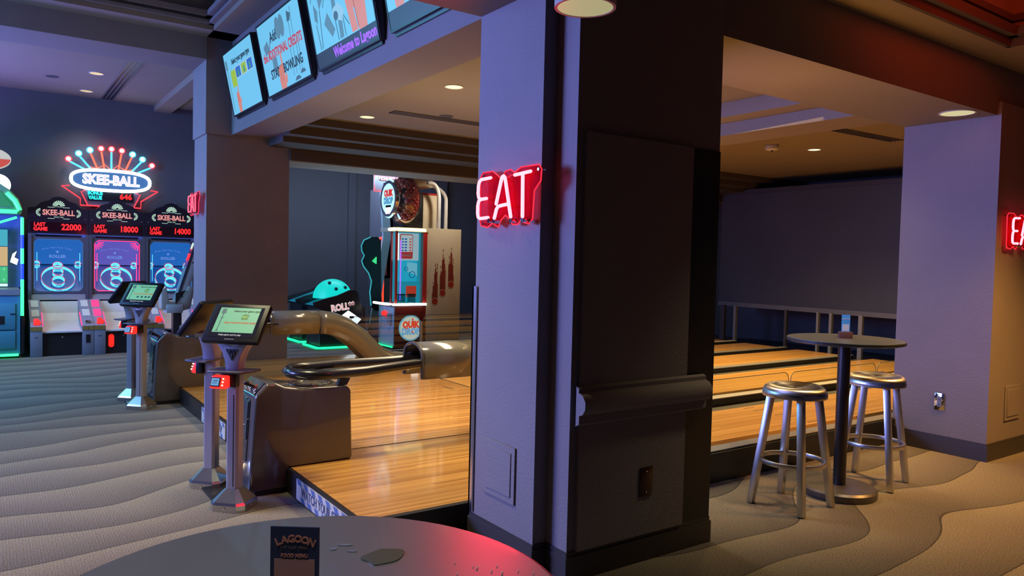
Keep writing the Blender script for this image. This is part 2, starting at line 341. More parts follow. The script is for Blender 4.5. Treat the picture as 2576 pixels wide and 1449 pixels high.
# pillars
def pillar(name, u0, u1, v0, v1, top, lab, notch=True, z0=0.0):
    p = thing(name, lab, 'pillar', (0,0,0), kind='structure')
    if notch: poly = [(u0+0.085,v0),(u1,v0),(u1,v1),(u0,v1),(u0,v0+0.17),(u0+0.085,v0+0.17)]
    else: poly = [(u0,v0),(u1,v0),(u1,v1),(u0,v1)]
    G().prism(poly, z0, top).build('shaft', M_plaster, p)
    cx_, cy_ = (u0+u1)/2, (v0+v1)/2
    e = 0.014
    q = [(x+(e if x > cx_ else -e), y+(e if y > cy_ else -e)) for x, y in poly]
    if notch: q = [(u0+0.085-e,v0-e),(u1+e,v0-e),(u1+e,v1+e),(u0-e,v1+e),(u0-e,v0+0.17-e),(u0+0.085-e,v0+0.17-e)]
    G().prism(q, z0, z0+0.125).build('baseboard', M_base, p)
    e *= 0.5
    if notch: q = [(u0+0.085-e,v0-e),(u1+e,v0-e),(u1+e,v1+e),(u0-e,v1+e),(u0-e,v0+0.17-e),(u0+0.085-e,v0+0.17-e)]
    else: q = [(x+(e if x > cx_ else -e), y+(e if y > cy_ else -e)) for x, y in poly]
    G().prism(q, z0+0.125, z0+0.15).build('baseboard_moulding', M_base, p)
    return p
P1 = pillar('wall_pillar_centre', 2.265, 3.40, 2.835, 3.60, 3.9, 'large plaster pillar with stepped corner carrying the first neon sign')
# reflected panel and moulded rail, added as solid parts of the centre pillar
G().box((2.40,2.815,0.15),(3.165,2.835,2.24)).build('face_panel', M_plaster, P1)
G().box((3.18,2.828,0.15),(3.40,2.8355,2.24)).build('reflected_dark_strip', M_riser, P1)  # dark background of the reflection, put in as a black strip
prof = [(2.815,0.985),(2.795,0.975),(2.795,0.955),(2.765,0.945),(2.745,0.915),(2.745,0.880),(2.765,0.850),(2.79,0.842),(2.79,0.80),(2.815,0.785)]
G().prism(prof, 2.37, 3.30, 'x').build('reflected_rail', M_plaster, P1, smooth=50)
P2 = pillar('wall_pillar_right', 6.845, 7.82, 2.80, 3.60, 3.0, 'plaster pillar behind the bar table carrying the second neon sign', False)
P3 = pillar('wall_pillar_far', 2.30, 3.38, 10.25, 10.95, 3.14, 'dark plaster pillar at the far end of the approach', False)
G().box((2.28,10.22,3.14),(3.40,10.97,4.76)).build('pillar_head', M_plaster, P3)
# beams
struct('ceiling_beam_tv', G().box((2.60,3.6,3.15),(3.08,10.22,4.6)), M_beam, 'long beam above the approach with the hanging monitors', 'beam')
struct('ceiling_beam_lounge', G().box((3.40,2.835,2.895),(13.6,3.60,3.6)), M_beam, 'beam spanning from the centre pillar over the bar stools', 'beam')
struct('ceiling_beam_front', G().box((-6,2.835,2.96),(2.265,3.60,4.6)), M_beam, 'beam running from the centre pillar towards the arcade', 'beam')
struct('ceiling_beam_arcade', G().box((-6,10.2,4.08),(2.28,10.95,4.9)), M_beam, 'broad beam at the mouth of the ball ramp game room', 'beam')
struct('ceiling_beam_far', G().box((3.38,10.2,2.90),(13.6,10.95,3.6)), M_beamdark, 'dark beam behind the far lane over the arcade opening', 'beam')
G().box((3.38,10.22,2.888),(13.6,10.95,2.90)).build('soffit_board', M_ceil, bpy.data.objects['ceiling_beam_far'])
# ceilings
struct('ceiling_lanes', G().box((3.08,3.6,3.31),(13.6,10.2,3.5)), M_ceil, 'tan ceiling over the bowling lanes', 'ceiling')
struct('ceiling_step_lanes', G().box((6.36,3.6,3.16),(6.70,9.1,3.31)).box((6.66,3.6,3.03),(7.21,9.1,3.31)), M_ceil, 'stepped drop in the ceiling across the lanes', 'ceiling')
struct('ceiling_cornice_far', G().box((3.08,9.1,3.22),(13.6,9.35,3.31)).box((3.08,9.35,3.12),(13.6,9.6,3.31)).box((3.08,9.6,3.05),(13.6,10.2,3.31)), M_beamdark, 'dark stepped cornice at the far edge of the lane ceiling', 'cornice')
struct('ceiling_arcade', G().box((-6,10.95,4.12),(2.33,14.3,4.3)).box((2.33,10.95,4.02),(2.60,14.3,4.3)).box((2.60,10.95,4.12),(4.0,14.3,4.3)), M_ceil, 'violet lit ceiling over the ball ramp games', 'ceiling')
struct('ceiling_games', G().box((4.0,10.95,3.5),(13.6,15.6,3.7)).box((3.6,10.95,3.5),(4.0,14.2,3.6)), M_ceil, 'dark ceiling over the arcade games behind the lanes', 'ceiling')
struct('ceiling_front', G().box((-6,3.6,4.75),(2.6,10.2,4.9)).box((2.28,3.6,4.36),(2.6,10.2,4.75)).box((-6,9.85,4.36),(2.6,10.2,4.75)), M_ceil, 'coffered ceiling above the carpet', 'ceiling')
G().box((-6,9.75,4.50),(2.28,9.85,4.56)).box((2.18,3.6,4.50),(2.28,9.85,4.56)).box((-6,9.79,4.42),(2.28,9.85,4.46)).box((2.22,3.6,4.42),(2.28,9.85,4.46)).build('crown_moulding', M_beam, bpy.data.objects['ceiling_front'])
struct('ceiling_lounge', G().box((3.40,2.58,3.30),(13.6,2.835,3.5)).box((6.35,-5,3.30),(13.6,2.58,3.5)).box((2.35,-5,3.80),(6.35,2.6,3.95)).box((2.35,2.58,3.5),(6.4,2.64,3.95)).box((6.35,-5,3.5),(6.41,2.58,3.95)), M_ceil, 'coffered lounge ceiling near the upper corner', 'ceiling')
G().box((2.35,2.49,3.36),(6.35,2.58,3.43)).box((2.35,2.53,3.48),(6.35,2.58,3.53)).box((6.26,-5,3.36),(6.35,2.58,3.43)).box((6.30,-5,3.48),(6.35,2.58,3.53)).box((2.35,2.55,3.30),(6.35,2.58,3.36)).box((6.32,-5,3.30),(6.35,2.58,3.36)).build('crown_moulding', M_beamdark, bpy.data.objects['ceiling_lounge'])
struct('ceiling_rear', G().box((-6,-5,4.4),(2.35,2.83,4.6)), M_ceil, 'ceiling over the foreground table', 'ceiling')
# walls
struct('wall_back', G().box((-6,14.25,0),(4.0,14.4,4.3)), M_wall, 'dark violet wall behind the ball ramp games', 'wall')
struct('wall_games', G().box((3.9,15.6,0),(13.6,15.75,3.7)).box((3.9,14.4,0),(4.0,15.6,4.3)), M_wall, 'dark blue wall behind the arcade games', 'wall')
G().box((6.45,15.55,0),(6.62,15.6,3.5)).box((8.45,15.5,0),(8.9,15.6,3.5)).build('pilaster', M_wall, bpy.data.objects['wall_games'])
struct('wall_end', G().box((13.6,-5,0),(13.75,15.75,3.7)), M_wall, 'dark wall behind the projection screen', 'wall')
struct('wall_left', G().box((-6.1,-5,0),(-6,14.4,4.9)), M_wall, 'dark wall left of the arcade', 'wall')
struct('wall_rear', G().box((-6,-5.1,0),(13.6,-5,4.9)), M_wall, 'dark wall behind the viewer', 'wall')

# ------------------------------------------------------------------ ball returns
def ball_return(vc, label):
    r = thing('ball_return', label, 'ball return', (0, vc, 0), 0, 'ball returns on the approach')
    prof = [(1.385,0.03),(1.655,0.03),(1.655,AZ+0.002),(2.105,AZ+0.002),(2.09,0.66),(2.06,0.69),(1.74,0.695),(1.62,0.715),(1.56,0.745),(1.50,0.745),(1.425,0.665),(1.408,0.40)]
    G().prism([(x,z) for x,z in prof], -0.205, 0.205, 'y').build('cabinet', M_grey, r, bevel=0.035, seg=4)
    G().box((1.43,-0.185,0),(1.65,0.185,0.05)).build('kick_base', M_black, r)
    # slanted control panel
    d = Vector((0.075,0,0.08)).normalized(); n = Vector((-d.z,0,d.x))
    T = Matrix(((d.x,0,n.x,1.4625),(0,1,0,0),(d.z,0,n.z,0.705),(0,0,0,1)))
    cp = G(T).box((-0.052,-0.165,0.000),(0.052,0.165,0.006)).build('control_panel', mat('panel_print', (0.02,0.02,0.025), 0.25, coat=0.5), r)
    lin = G(T)
    for k in range(9): lin.box((-0.042+0.008*(k%3),-0.15+k*0.034,0.006),(-0.03+0.02*(k%3),-0.135+k*0.034,0.0066))
    lin.build('panel_graphics', mat('panel_line', (0.55,0.5,0.5), 0.4), cp)
    for y in (-0.075, 0.06):
        j = G(T).cyl((0.0,y,0.004),(-0.014,y+0.014,0.058),0.012,10,0.014).sphere((-0.016,y+0.016,0.066),0.019,10,6).build('joystick', M_black, cp, smooth=True)
        G(T).ring(0.010,0.018,0.005,0.010,16,'z',(0.0,y)).build('joystick_collar', mat('red_ring', (0.5,0.03,0.02), 0.3), cp)
    G(T).box((-0.056,-0.17,0.001),(-0.052,0.17,0.008)).build('light_edge', glow('cyan_edge', (0.1,0.75,0.9), 0.9), cp)
    # access panel on the players' side
    ang = math.atan2(0.025, 0.265)
    F = Matrix.Translation((1.4055,0,0.42)) @ Matrix.Rotation(math.radians(3.6), 4, 'Y')
    pn = G(F).prism(rrect(-0.105,-0.20,0.105,0.215,0.012), -0.002, 0.008, 'x').build('access_panel', mat('panel_black', (0.02,0.022,0.03), 0.22, coat=0.4), r)
    G(F).prism(rrect(-0.085,-0.06,0.085,0.195,0.01), -0.008, -0.002, 'x').build('door', mat('panel_black2', (0.03,0.035,0.05), 0.18, coat=0.5), pn)
    for y, z in ((0.0,0.02),(0.05,-0.12)): G(F).cyl((-0.018,y,z),(0.0,y,z),0.012,14).build('lock', M_chrome, pn, smooth=True)
    for y, z in ((-0.095,0.205),(0.0,0.207),(0.095,0.205),(-0.097,0.08),(0.097,0.08),(-0.095,-0.185),(0.095,-0.185),(0.0,-0.19)):
        G(F).cyl((-0.010,y,z),(0.0,y,z),0.005,8).build('screw', M_chrome, pn)
    # turntable and ball rack
    G().lathe([(0.155,0.0),(0.15,0.012),(0.12,0.016),(0.115,0.008),(0.06,0.010),(0.05,0.016),(0.0,0.016)], 28, (1.86,0,0.69)).build('turntable', M_grey, r, smooth=True)
    for k in range(6):
        a = k*PI/3+0.3; G().cyl((1.86+0.135*math.cos(a),0.135*math.sin(a),0.695),(1.86+0.135*math.cos(a),0.135*math.sin(a),0.712),0.008,8).build('bolt', M_chrome, r)
    loop = [(2.72,-0.10,0.80)]+[(1.84+0.0,-0.17,0.785)]
    loop = [(2.80,-0.11,0.81),(2.5,-0.14,0.795),(2.2,-0.20,0.785)]+[(1.93+0.22*math.cos(a),0.215*math.sin(a),0.78) for a in [ -PI/2-PI*k/10 for k in range(11)]]+[(2.2,0.20,0.785),(2.5,0.14,0.795),(2.80,0.11,0.81)]
    G().tube(loop, 0.036, 12).build('ball_rack', M_rubber, r, smooth=True)
    G().box((1.95,-0.02,0.77),(2.75,0.02,0.785)).build('rack_tray', M_steel, r)
    for y in (-0.15, 0.15): G().prism([(2.0,0.69),(2.07,0.69),(2.11,0.765),(2.03,0.765)], y-0.02, y+0.02, 'y').build('rack_bracket', M_black, r)
    # ball lift tunnel: a hooded tube that curves down to the lane
    path = [(2.62,0.815),(3.0,0.815),(3.2,0.815),(3.38,0.79),(3.55,0.72),(3.72,0.60),(3.86,0.46),(4.0,0.34),(4.16,0.27),(4.4,0.25)]
    if vc < 7: path = [(2.68,0.815),(3.0,0.815),(3.2,0.815),(3.38,0.79),(3.55,0.72),(3.72,0.60),(3.86,0.46),(4.0,0.34),(4.16,0.27),(4.4,0.25)]
    def section(hw, top, bot, n=8):
        pts = [(-hw,-bot),(-hw,top*0.3)]+[(hw*math.cos(a), top*0.3+top*0.7*math.sin(a)) for a in [PI-PI*k/n for k in range(1,n)]]+[(hw,top*0.3),(hw,-bot)]
        return pts
    def sweep(p, sec):
        g = G(); vs = []; fs = []; m = len(sec)
        for i, (x, z) in enumerate(p):
            a = p[max(i-1,0)]; b = p[min(i+1,len(p)-1)]; t = Vector((b[0]-a[0],0,b[1]-a[1])).normalized(); nn = Vector((-t.z,0,t.x))
            if nn.z < 0: nn = -nn
            for y, h in sec: vs.append((x+nn.x*h, y, z+nn.z*h))
        for i in range(len(p)-1):
            for k in range(m-1): fs.append((i*m+k, i*m+k+1, (i+1)*m+k+1, (i+1)*m+k))
        return g.add(vs, fs)
    def smoothp(p):
        out = [p[0]]
        for i in range(len(p)-1):
            a, b = p[i], p[i+1]; out += [(a[0]*0.5+b[0]*0.5, a[1]*0.5+b[1]*0.5), b]
        return out
    q = smoothp(path[2:])
    def shell(p, name, m):
        o = sweep(p, section(0.155,0.135,0.135)).build(name, m, r, smooth=50)
        s_ = o.modifiers.new('wall', 'SOLIDIFY'); s_.thickness = 0.014; s_.offset = -1
        return o
    shell(path[:3], 'lift_hood', M_greyl)
    shell(q, 'lift_tunnel', M_greyl)
    sc = [(y*1.03,h*1.03) for y, h in section(0.155,0.135,0.135)]
    o = sweep([(3.195,0.815),(3.21,0.815)], sc).build('seam_collar', M_grey, r, smooth=50)
    # rim of the hood mouth and dark inside
    G().tube([(path[0][0],y,0.815+h) for y, h in section(0.15,0.128,0.13)], 0.014, 8).build('hood_rim', M_grey, r, smooth=True)
    G().prism([(y,0.815+h) for y, h in section(0.138,0.118,0.118)], path[0][0]+0.18, path[0][0]+0.19, 'x').build('hood_inside', M_black, r)
    G().box((4.2,-0.16,AZ),(4.38,0.16,AZ+0.07)).build('tunnel_foot', M_grey, r)
    for y in (-0.206, 0.206): G().cyl((1.60,y-0.004,0.06),(1.60,y+0.004,0.06),0.006,8).build('screw', M_chrome, r)
    tag(G().box((1.17,-0.22,0.0),(1.36,0.22,0.018)).build('floor_plate', M_black), 'black steel floor plate between the two %s kiosk posts' % ('nearer' if vc < 7 else 'farther'), 'floor plate').location = (0, vc-0.05, 0)
    return r
ball_return(5.14, 'grey ball return cabinet with black oval rack beside the nearer kiosk')
ball_return(8.65, 'grey ball return with arched ball tunnel beside the farther kiosk')

# ------------------------------------------------------------------ kiosks (tablet on a post with card reader)
def kiosk(u, v, rz, label, variant=0):
    r = thing('game_kiosk', label, 'kiosk', (u, v, 0.0), rz, 'tablet kiosks beside the ball returns')
    def octa(h, c): return [(-h+c,-h),(h-c,-h),(h,-h+c),(h,h-c),(h-c,h),(-h+c,h),(-h,h-c),(-h,-h+c)]
    g = G(); lo = octa(0.118,0.04); hi = octa(0.046,0.015)
    vs = [(x,y,0.0) for x,y in lo]+[(x,y,0.04) for x,y in lo]+[(x,y,0.055) for x,y in octa(0.108,0.036)]+[(x,y,0.125) for x,y in hi]
    fs = [tuple(range(8))[::-1], tuple(range(24,32))]+[(k*8+i,k*8+(i+1)%8,(k+1)*8+(i+1)%8,(k+1)*8+i) for k in range(3) for i in range(8)]
    b = g.add(vs, fs).build('base', M_steel, r)
    for a in range(4):
        dx, dy = ((0,-0.12),(0.12,0),(0,0.12),(-0.12,0))[a]; G().cyl((dx*0.97,dy*0.97,0.022),(dx*1.02,dy*1.02,0.022),0.007,8).build('screw', M_chrome, b)
    G().prism(octa(0.041,0.014), 0.12, 0.90).build('post', M_post, r)
    G().box((0.010,-0.0425,0.14),(0.014,-0.040,0.72)).build('post_seam', M_dmetal, r)
    # flared neck
    L = [(-0.041,0.86)]+[(-0.041-0.080*(t**2.2), 0.86+0.20*t) for t in [k/7 for k in range(1,8)]]
    poly = L+[(-0.06,1.075),(-0.045,1.04),(0.0,1.022),(0.045,1.04),(0.06,1.075)]+[(-x,z) for x,z in L[::-1]]
    nk = G().prism(poly, -0.045, 0.041, 'y').build('neck', M_post, r, bevel=0.004, seg=2)
    tri = G().prism([(-0.042,1.005),(0.042,1.005),(0.0,0.935)], -0.049, -0.043, 'y').build('neck_badge', mat('badge', (0.09,0.09,0.10), 0.35, 0.6), nk)
    G().tube([(0.016*math.cos(a),-0.050,0.982+0.016*math.sin(a)) for a in [math.radians(120+k*30) for k in range(11)]], 0.003, 6).tube([(0,-0.050,0.955),(0,-0.050,0.985)], 0.003, 6).build('badge_emblem', mat('badge_line', (0.35,0.35,0.36), 0.3, 0.8), tri)
    # shelf and card reader
    G().prism([(-0.15,-0.05),(-0.11,-0.135),(0.11,-0.135),(0.15,-0.05),(0.15,0.045),(-0.15,0.045)], 0.865, 0.878).build('shelf', mat('shelf_grey', (0.08,0.08,0.095), 0.4), r, bevel=0.002, seg=1)
    G().box((-0.05,-0.09,0.775),(0.055,-0.045,0.862)).build('reader_housing', M_black, r, bevel=0.004)
    RT = Matrix.Translation((-0.035,-0.012,0.0)) @ Matrix.Translation((0,-0.06,0.81)) @ Matrix.Diagonal((0.82,0.9,0.9,1)) @ Matrix.Translation((0,0.06,-0.81))
    rd = G(RT).prism([(-0.150,0.775),(-0.135,0.765),(-0.09,0.765),(-0.06,0.775),(-0.06,0.852),(-0.12,0.852)], -0.065, 0.06, 'x').build('card_reader', glow('reader_red', (1.0,0.03,0.02), 1.15), r, bevel=0.009, seg=3)
    T = RT @ Matrix.Translation((0,-0.1375,0.813)) @ Matrix.Rotation(math.radians(-19), 4, 'X')
    lcd = G(T).box((-0.052,-0.010,-0.033),(0.022,-0.002,0.030)).build('reader_bezel', M_black, rd)
    G(T).box((-0.046,-0.012,-0.026),(0.016,-0.0099,0.024)).build('reader_display', glow('lcd_blue', (0.16,0.42,0.75), 0.8), rd)
    for z in (0.022,0.0,-0.022): G(T).cyl((0.045,-0.012,z),(0.045,-0.004,z),0.006,8).build('reader_lamp', glow('reader_lamp', (1.0,0.35,0.25), 3.0), rd)
    G(T).box((-0.030,-0.0124,0.004),(0.006,-0.0118,0.010)).box((-0.036,-0.0124,-0.010),(0.002,-0.0118,-0.006)).build('reader_digits', glow('lcd_dark', (0.02,0.06,0.14), 0.5), rd)
    # tablet
    T = Matrix.Translation((0.026,-0.03,1.160)) @ Matrix.Rotation(math.radians(-38), 4, 'X') @ Matrix.Diagonal((0.92,0.92,0.96,1))
    tb = G(T).prism(rrect(-0.205,-0.145,0.205,0.145,0.012), -0.022, 0.016, 'y').build('tablet', mat('tablet_black', (0.006,0.006,0.007), 0.4, spec=0.2), r, bevel=0.004)
    G(T).box((-0.172,-0.0235,-0.112),(0.172,-0.0215,0.118)).build('screen_frame', mat('tablet_glass', (0.012,0.014,0.02), 0.12), tb)
    sc = G(T).box((-0.148,-0.0245,-0.078),(0.148,-0.0232,0.112)).build('screen', glow('tablet_screen', (0.19,0.60,0.33), 0.80), tb)
    dk = glow('print_dark', (0.01,0.035,0.02), 1.0); orr = glow('print_orange', (0.62,0.10,0.02), 0.8)
    G(T).text('Select your game type', 0.0215, (0.052,-0.0252,0.086), off=0.0004, shear=0.15).build('lettering', dk, tb)
    G(T).text('Select YOUR FAVORITE GAME', 0.0175, (0.03,-0.0252,-0.005), off=0.0004, shear=0.15).build('lettering', orr, tb)
    G(T).text('Swipe game card to play', 0.0165, (-0.01,-0.0242,-0.096), off=0.0002).build('lettering', glow('print_white', (0.75,0.78,0.8), 0.6), tb)
    ic = G(T)
    ic.prism([(-0.132,0.065),(-0.098,0.065),(-0.100,0.102),(-0.130,0.102)], -0.0253, -0.0246, 'y').prism([(-0.120,-0.062),(-0.114,-0.062),(-0.110,0.065),(-0.118,0.065)], -0.0253, -0.0246, 'y').prism([(-0.128,-0.07),(-0.106,-0.07),(-0.112,-0.058),(-0.122,-0.058)], -0.0253, -0.0246, 'y').prism([(-0.125,0.028),(-0.098,0.032),(-0.098,0.036),(-0.125,0.034)], -0.0253, -0.0246, 'y')
    ic.build('kiosk_picture', glow('print_teal', (0.05,0.16,0.16), 0.8), tb)
    G(T).prism([(0.030,0.020),(0.074,0.020),(0.078,0.055),(0.066,0.064),(0.058,0.058),(0.050,0.066),(0.040,0.058),(0.034,0.060),(0.028,0.052)], -0.0252, -0.0246, 'y').build('badge_picture', glow('print_green', (0.05,0.20,0.06), 0.9), tb)
    G(T).text('MAD', 0.019, (0.053,-0.0256,0.042), off=0.0006).text('GAMES', 0.009, (0.053,-0.0256,0.027)).build('badge_lettering', glow('print_lime', (0.35,0.60,0.12), 0.9), tb)
    if variant:
        pz = G(T)
        for x in (-0.02,0.03,0.075,0.115): pz.prism([(x-0.012,-0.052),(x+0.010,-0.054),(x+0.014,-0.036),(x,-0.028),(x-0.014,-0.036)], -0.0253, -0.0246, 'y')
        pz.build('game_picture', dk, tb)
    G(T).box((-0.035,-0.024,-0.129),(0.035,-0.022,-0.126)).build('speaker_slot', M_post, tb)
    return r
kiosk(1.265, 4.82, -PI/4, 'silver post kiosk with tilted green tablet screen, nearest the viewer')
kiosk(1.25, 5.36, -3*PI/4, 'post kiosk turned away just behind the nearest one, tablet edge showing')
kiosk(1.265, 8.37, -PI/4, 'farther silver kiosk whose green tablet shows small game pictures', 1)
kiosk(1.25, 8.90, -3*PI/4, 'farther kiosk turned away, its shelf showing behind the other post')

# ------------------------------------------------------------------ step warning signs on the riser
def step_sign(v, label):
    t = thing('step_sign', label, 'warning sign', (1.64, v, 0.078), -PI/2, 'warning plates on the step')
    p = G().prism(rrect(-0.43,-0.069,0.43,0.069,0.012), -0.004, 0.0, 'y').build('plate', mat('sign_cream', (0.66,0.62,0.50), 0.4), t)
    for k in range(-3,4):
        x = k*0.125
        G().prism([(x-0.02,0.034),(x+0.045,0.034),(x+0.020,0.068),(x-0.045,0.068)], -0.0052, -0.0038, 'y').build('stripe', mat('sign_blue', (0.12,0.18,0.36), 0.4), t)
        if k < 3: G().prism([(x+0.045,-0.068),(x+0.110,-0.068),(x+0.085,-0.034),(x+0.020,-0.034)], -0.0052, -0.0038, 'y').build('stripe', mat('sign_blue', (0.12,0.18,0.36), 0.4), t)
    G().text('WATCH YOUR STEP', 0.085, (0,-0.0056,0.0), off=0.0012, sx=0.86).build('lettering', mat('sign_ink', (0.10,0.12,0.20), 0.4), t)
    return t
step_sign(4.31, 'cream and blue warning plate on riser reading WATCH YOUR STEP, nearest')
step_sign(6.98, 'warning plate on riser half hidden behind the kiosk posts')

# ------------------------------------------------------------------ hanging monitors
M_tv = glow('tv_blue', (0.16, 0.56, 0.86), 0.95)
skin = glow('tv_skin', (0.70, 0.24, 0.17), 0.9); skin2 = glow('tv_skin_shade', (0.42, 0.10, 0.06), 0.9)
tink = glow('tv_ink', (0.008, 0.012, 0.02), 1.0); tred = glow('tv_red', (0.50, 0.03, 0.04), 1.0); tgrey = glow('tv_grey', (0.10, 0.24, 0.36), 0.9); tline = glow('tv_line', (0.05, 0.13, 0.2), 0.9)
tpale = glow('tv_pale', (0.30, 0.60, 0.82), 0.9); tlime = glow('tv_lime', (0.35, 0.55, 0.02), 0.9); tblue = glow('tv_deep', (0.02, 0.13, 0.60), 0.9); tviolet = glow('tv_violet', (0.30, 0.08, 0.95), 1.3); tstrip = glow('tv_strip', (0.015, 0.02, 0.035), 0.9)
def monitor(v0, v1, label):
    wd = (v0-v1); t = thing('hanging_monitor', label, 'monitor', (2.555, (v0+v1)/2, 3.33), -PI/2, 'monitors along the beam')
    tilt = Matrix.Rotation(math.radians(11.8), 4, 'X'); w2 = wd/2
    g = G(tilt)
    g.box((-w2-0.006,0.0,0.0),(w2+0.006,0.07,0.77)).build('housing', M_black, t, bevel=0.006)
    bz = G(tilt).box((-w2,-0.008,0.0),(w2,0.0,0.018)).box((-w2,-0.008,0.752),(w2,0.0,0.77)).box((-w2,-0.008,0.018),(-w2+0.016,0.0,0.752)).box((w2-0.016,-0.008,0.018),(w2,0.0,0.752)).build('bezel', M_black, t)
    G(tilt).box((-w2+0.02,0.02,-0.03),(w2-0.02,0.05,0.0)).build('bracket_strip', M_black, t)
    sc = G(tilt).box((-w2+0.016,-0.004,0.018),(w2-0.016,-0.001,0.752)).build('screen', M_tv, t)
    for x in (-0.4,0.4): G().box((x-0.03,0.07,0.1),(x+0.03,0.20,0.5)).build('wall_mount', M_dmetal, t)
    return t, sc, tilt, w2
def pict(sc, tilt, name, m, polys, d=-0.0052):
    g = G(tilt)
    for p in polys: g.prism(p, d, -0.0041, 'y')
    return g.build(name, m, sc)
def hand(cx, cz, s, fl=1, zmin=0.02):
    """palm with five separate fingers pointing up; index finger straight"""
    X = lambda x: cx+fl*x*s; Z = lambda z: max(zmin, cz+z*s)
    P = [(-0.5,-2.2),(0.5,-2.2),(0.62,-0.6),(0.5,0.25),(-0.5,0.3),(-0.62,-0.5)]
    F = [[(0.22,0.0),(0.5,0.0),(0.46,1.35),(0.36,1.5),(0.25,1.35)], [(-0.06,0.1),(0.2,0.1),(0.18,0.55),(0.07,0.66),(-0.05,0.55)],
         [(-0.32,0.1),(-0.08,0.1),(-0.1,0.5),(-0.2,0.6),(-0.31,0.5)], [(-0.55,0.0),(-0.34,0.0),(-0.36,0.36),(-0.46,0.44),(-0.55,0.36)],
         [(0.55,-0.75),(0.62,-0.45),(0.80,-0.15),(0.95,-0.10),(0.98,-0.28),(0.82,-0.75)]]
    return [[(X(x),Z(z)) for x,z in P]]+[[(X(x),Z(z)) for x,z in f] for f in F]
def handlines(cx, cz, s, fl=1):
    X = lambda x: cx+fl*x*s; Z = lambda z: cz+z*s
    return [[(X(a-0.02),Z(-0.5)),(X(a+0.02),Z(-0.5)),(X(a+0.02),Z(0.5)),(X(a-0.02),Z(0.5))] for a in (-0.33,-0.07,0.21)]
# monitor 1
t, sc, T, w2 = monitor(9.884, 8.661, 'smallest looking hanging monitor, farthest along the beam, reading Select your game type')
G(T).text('Select your game type', 0.088, (0.08,-0.006,0.615), off=0.002, sx=0.95).build('lettering', tink, sc)
pict(sc, T, 'game_tiles', tpale, [[(-0.27,0.40),(0.50,0.40),(0.50,0.545),(-0.27,0.545)]], -0.0046)
for x, m in ((-0.10,tblue),(0.14,tlime),(0.38,tblue)): pict(sc, T, 'game_tile', m, [[(x-0.085,0.415),(x+0.10,0.415),(x+0.10,0.53),(x-0.085,0.53)]])
pict(sc, T, 'game_badge', tlime, [[(-0.40,0.33),(-0.21,0.33),(-0.20,0.50),(-0.25,0.535),(-0.30,0.51),(-0.35,0.54),(-0.41,0.50)]], -0.0056)
pict(sc, T, 'tile_figure', glow('tv_figure', (0.05,0.30,0.25), 0.9), [[(x-0.03,0.425),(x+0.04,0.425),(x+0.02,0.50),(x-0.02,0.50)] for x in (-0.09,0.15,0.38)], -0.0058)
pict(sc, T, 'hand_picture', skin, hand(-0.27,0.20,0.105)); pict(sc, T, 'hand_lines', skin2, handlines(-0.27,0.20,0.105), -0.0058)
pict(sc, T, 'kiosk_picture', tgrey, [[(-0.56,0.56),(-0.49,0.56),(-0.49,0.67),(-0.56,0.67)],[(-0.53,0.06),(-0.515,0.06),(-0.51,0.56),(-0.53,0.56)]])
# monitor 2
t, sc, T, w2 = monitor(8.448, 7.095, 'hanging monitor reading Add the ADDITIONAL CREDITS with pointing hand')
G(T).text('Add', 0.15, (-0.19,-0.006,0.565), off=0.003, sx=0.8).build('lettering', tink, sc)
G(T).text('the ADDITIONAL CREDITS', 0.128, (0.0,-0.006,0.40), off=0.003, sx=0.80).build('lettering', tred, sc)
G(T).text('START BOWLING', 0.135, (0.04,-0.006,0.205), off=0.003, sx=0.92).build('lettering', tink, sc)
pict(sc, T, 'hand_picture', skin, hand(-0.12,0.17,0.145), -0.0072); pict(sc, T, 'hand_lines', skin2, handlines(-0.12,0.17,0.145), -0.0078)
pict(sc, T, 'coin_picture', tgrey, [[(x+0.075*math.cos(a),0.61+0.11*math.sin(a)) for a in [2*PI*k/16 for k in range(16)]] for x in (-0.02,0.10)], -0.0046)
pict(sc, T, 'kiosk_picture', tgrey, [[(-0.55,0.52),(-0.40,0.56),(-0.36,0.46),(-0.50,0.42)],[(-0.34,0.22),(-0.20,0.22),(-0.20,0.36),(-0.34,0.36)],[(-0.46,0.36),(-0.30,0.58),(-0.28,0.57),(-0.43,0.36)]], -0.0048)
pict(sc, T, 'figure_lines', tline, [[(x,z),(x+0.008,z),(x+0.03,z+0.28),(x+0.02,z+0.28)] for x,z in ((0.22,0.09),(0.30,0.09),(0.40,0.10),(0.46,0.10),(0.30,0.42),(0.38,0.44))]+[[(0.28,0.60),(0.36,0.60),(0.40,0.66),(0.30,0.70)]], -0.0046)
pict(sc, T, 'shoe_picture', tline, [[(0.22,0.035),(0.40,0.035),(0.36,0.07),(0.28,0.07)],[(0.40,0.075),(0.55,0.075),(0.52,0.11),(0.44,0.11)]], -0.0048)
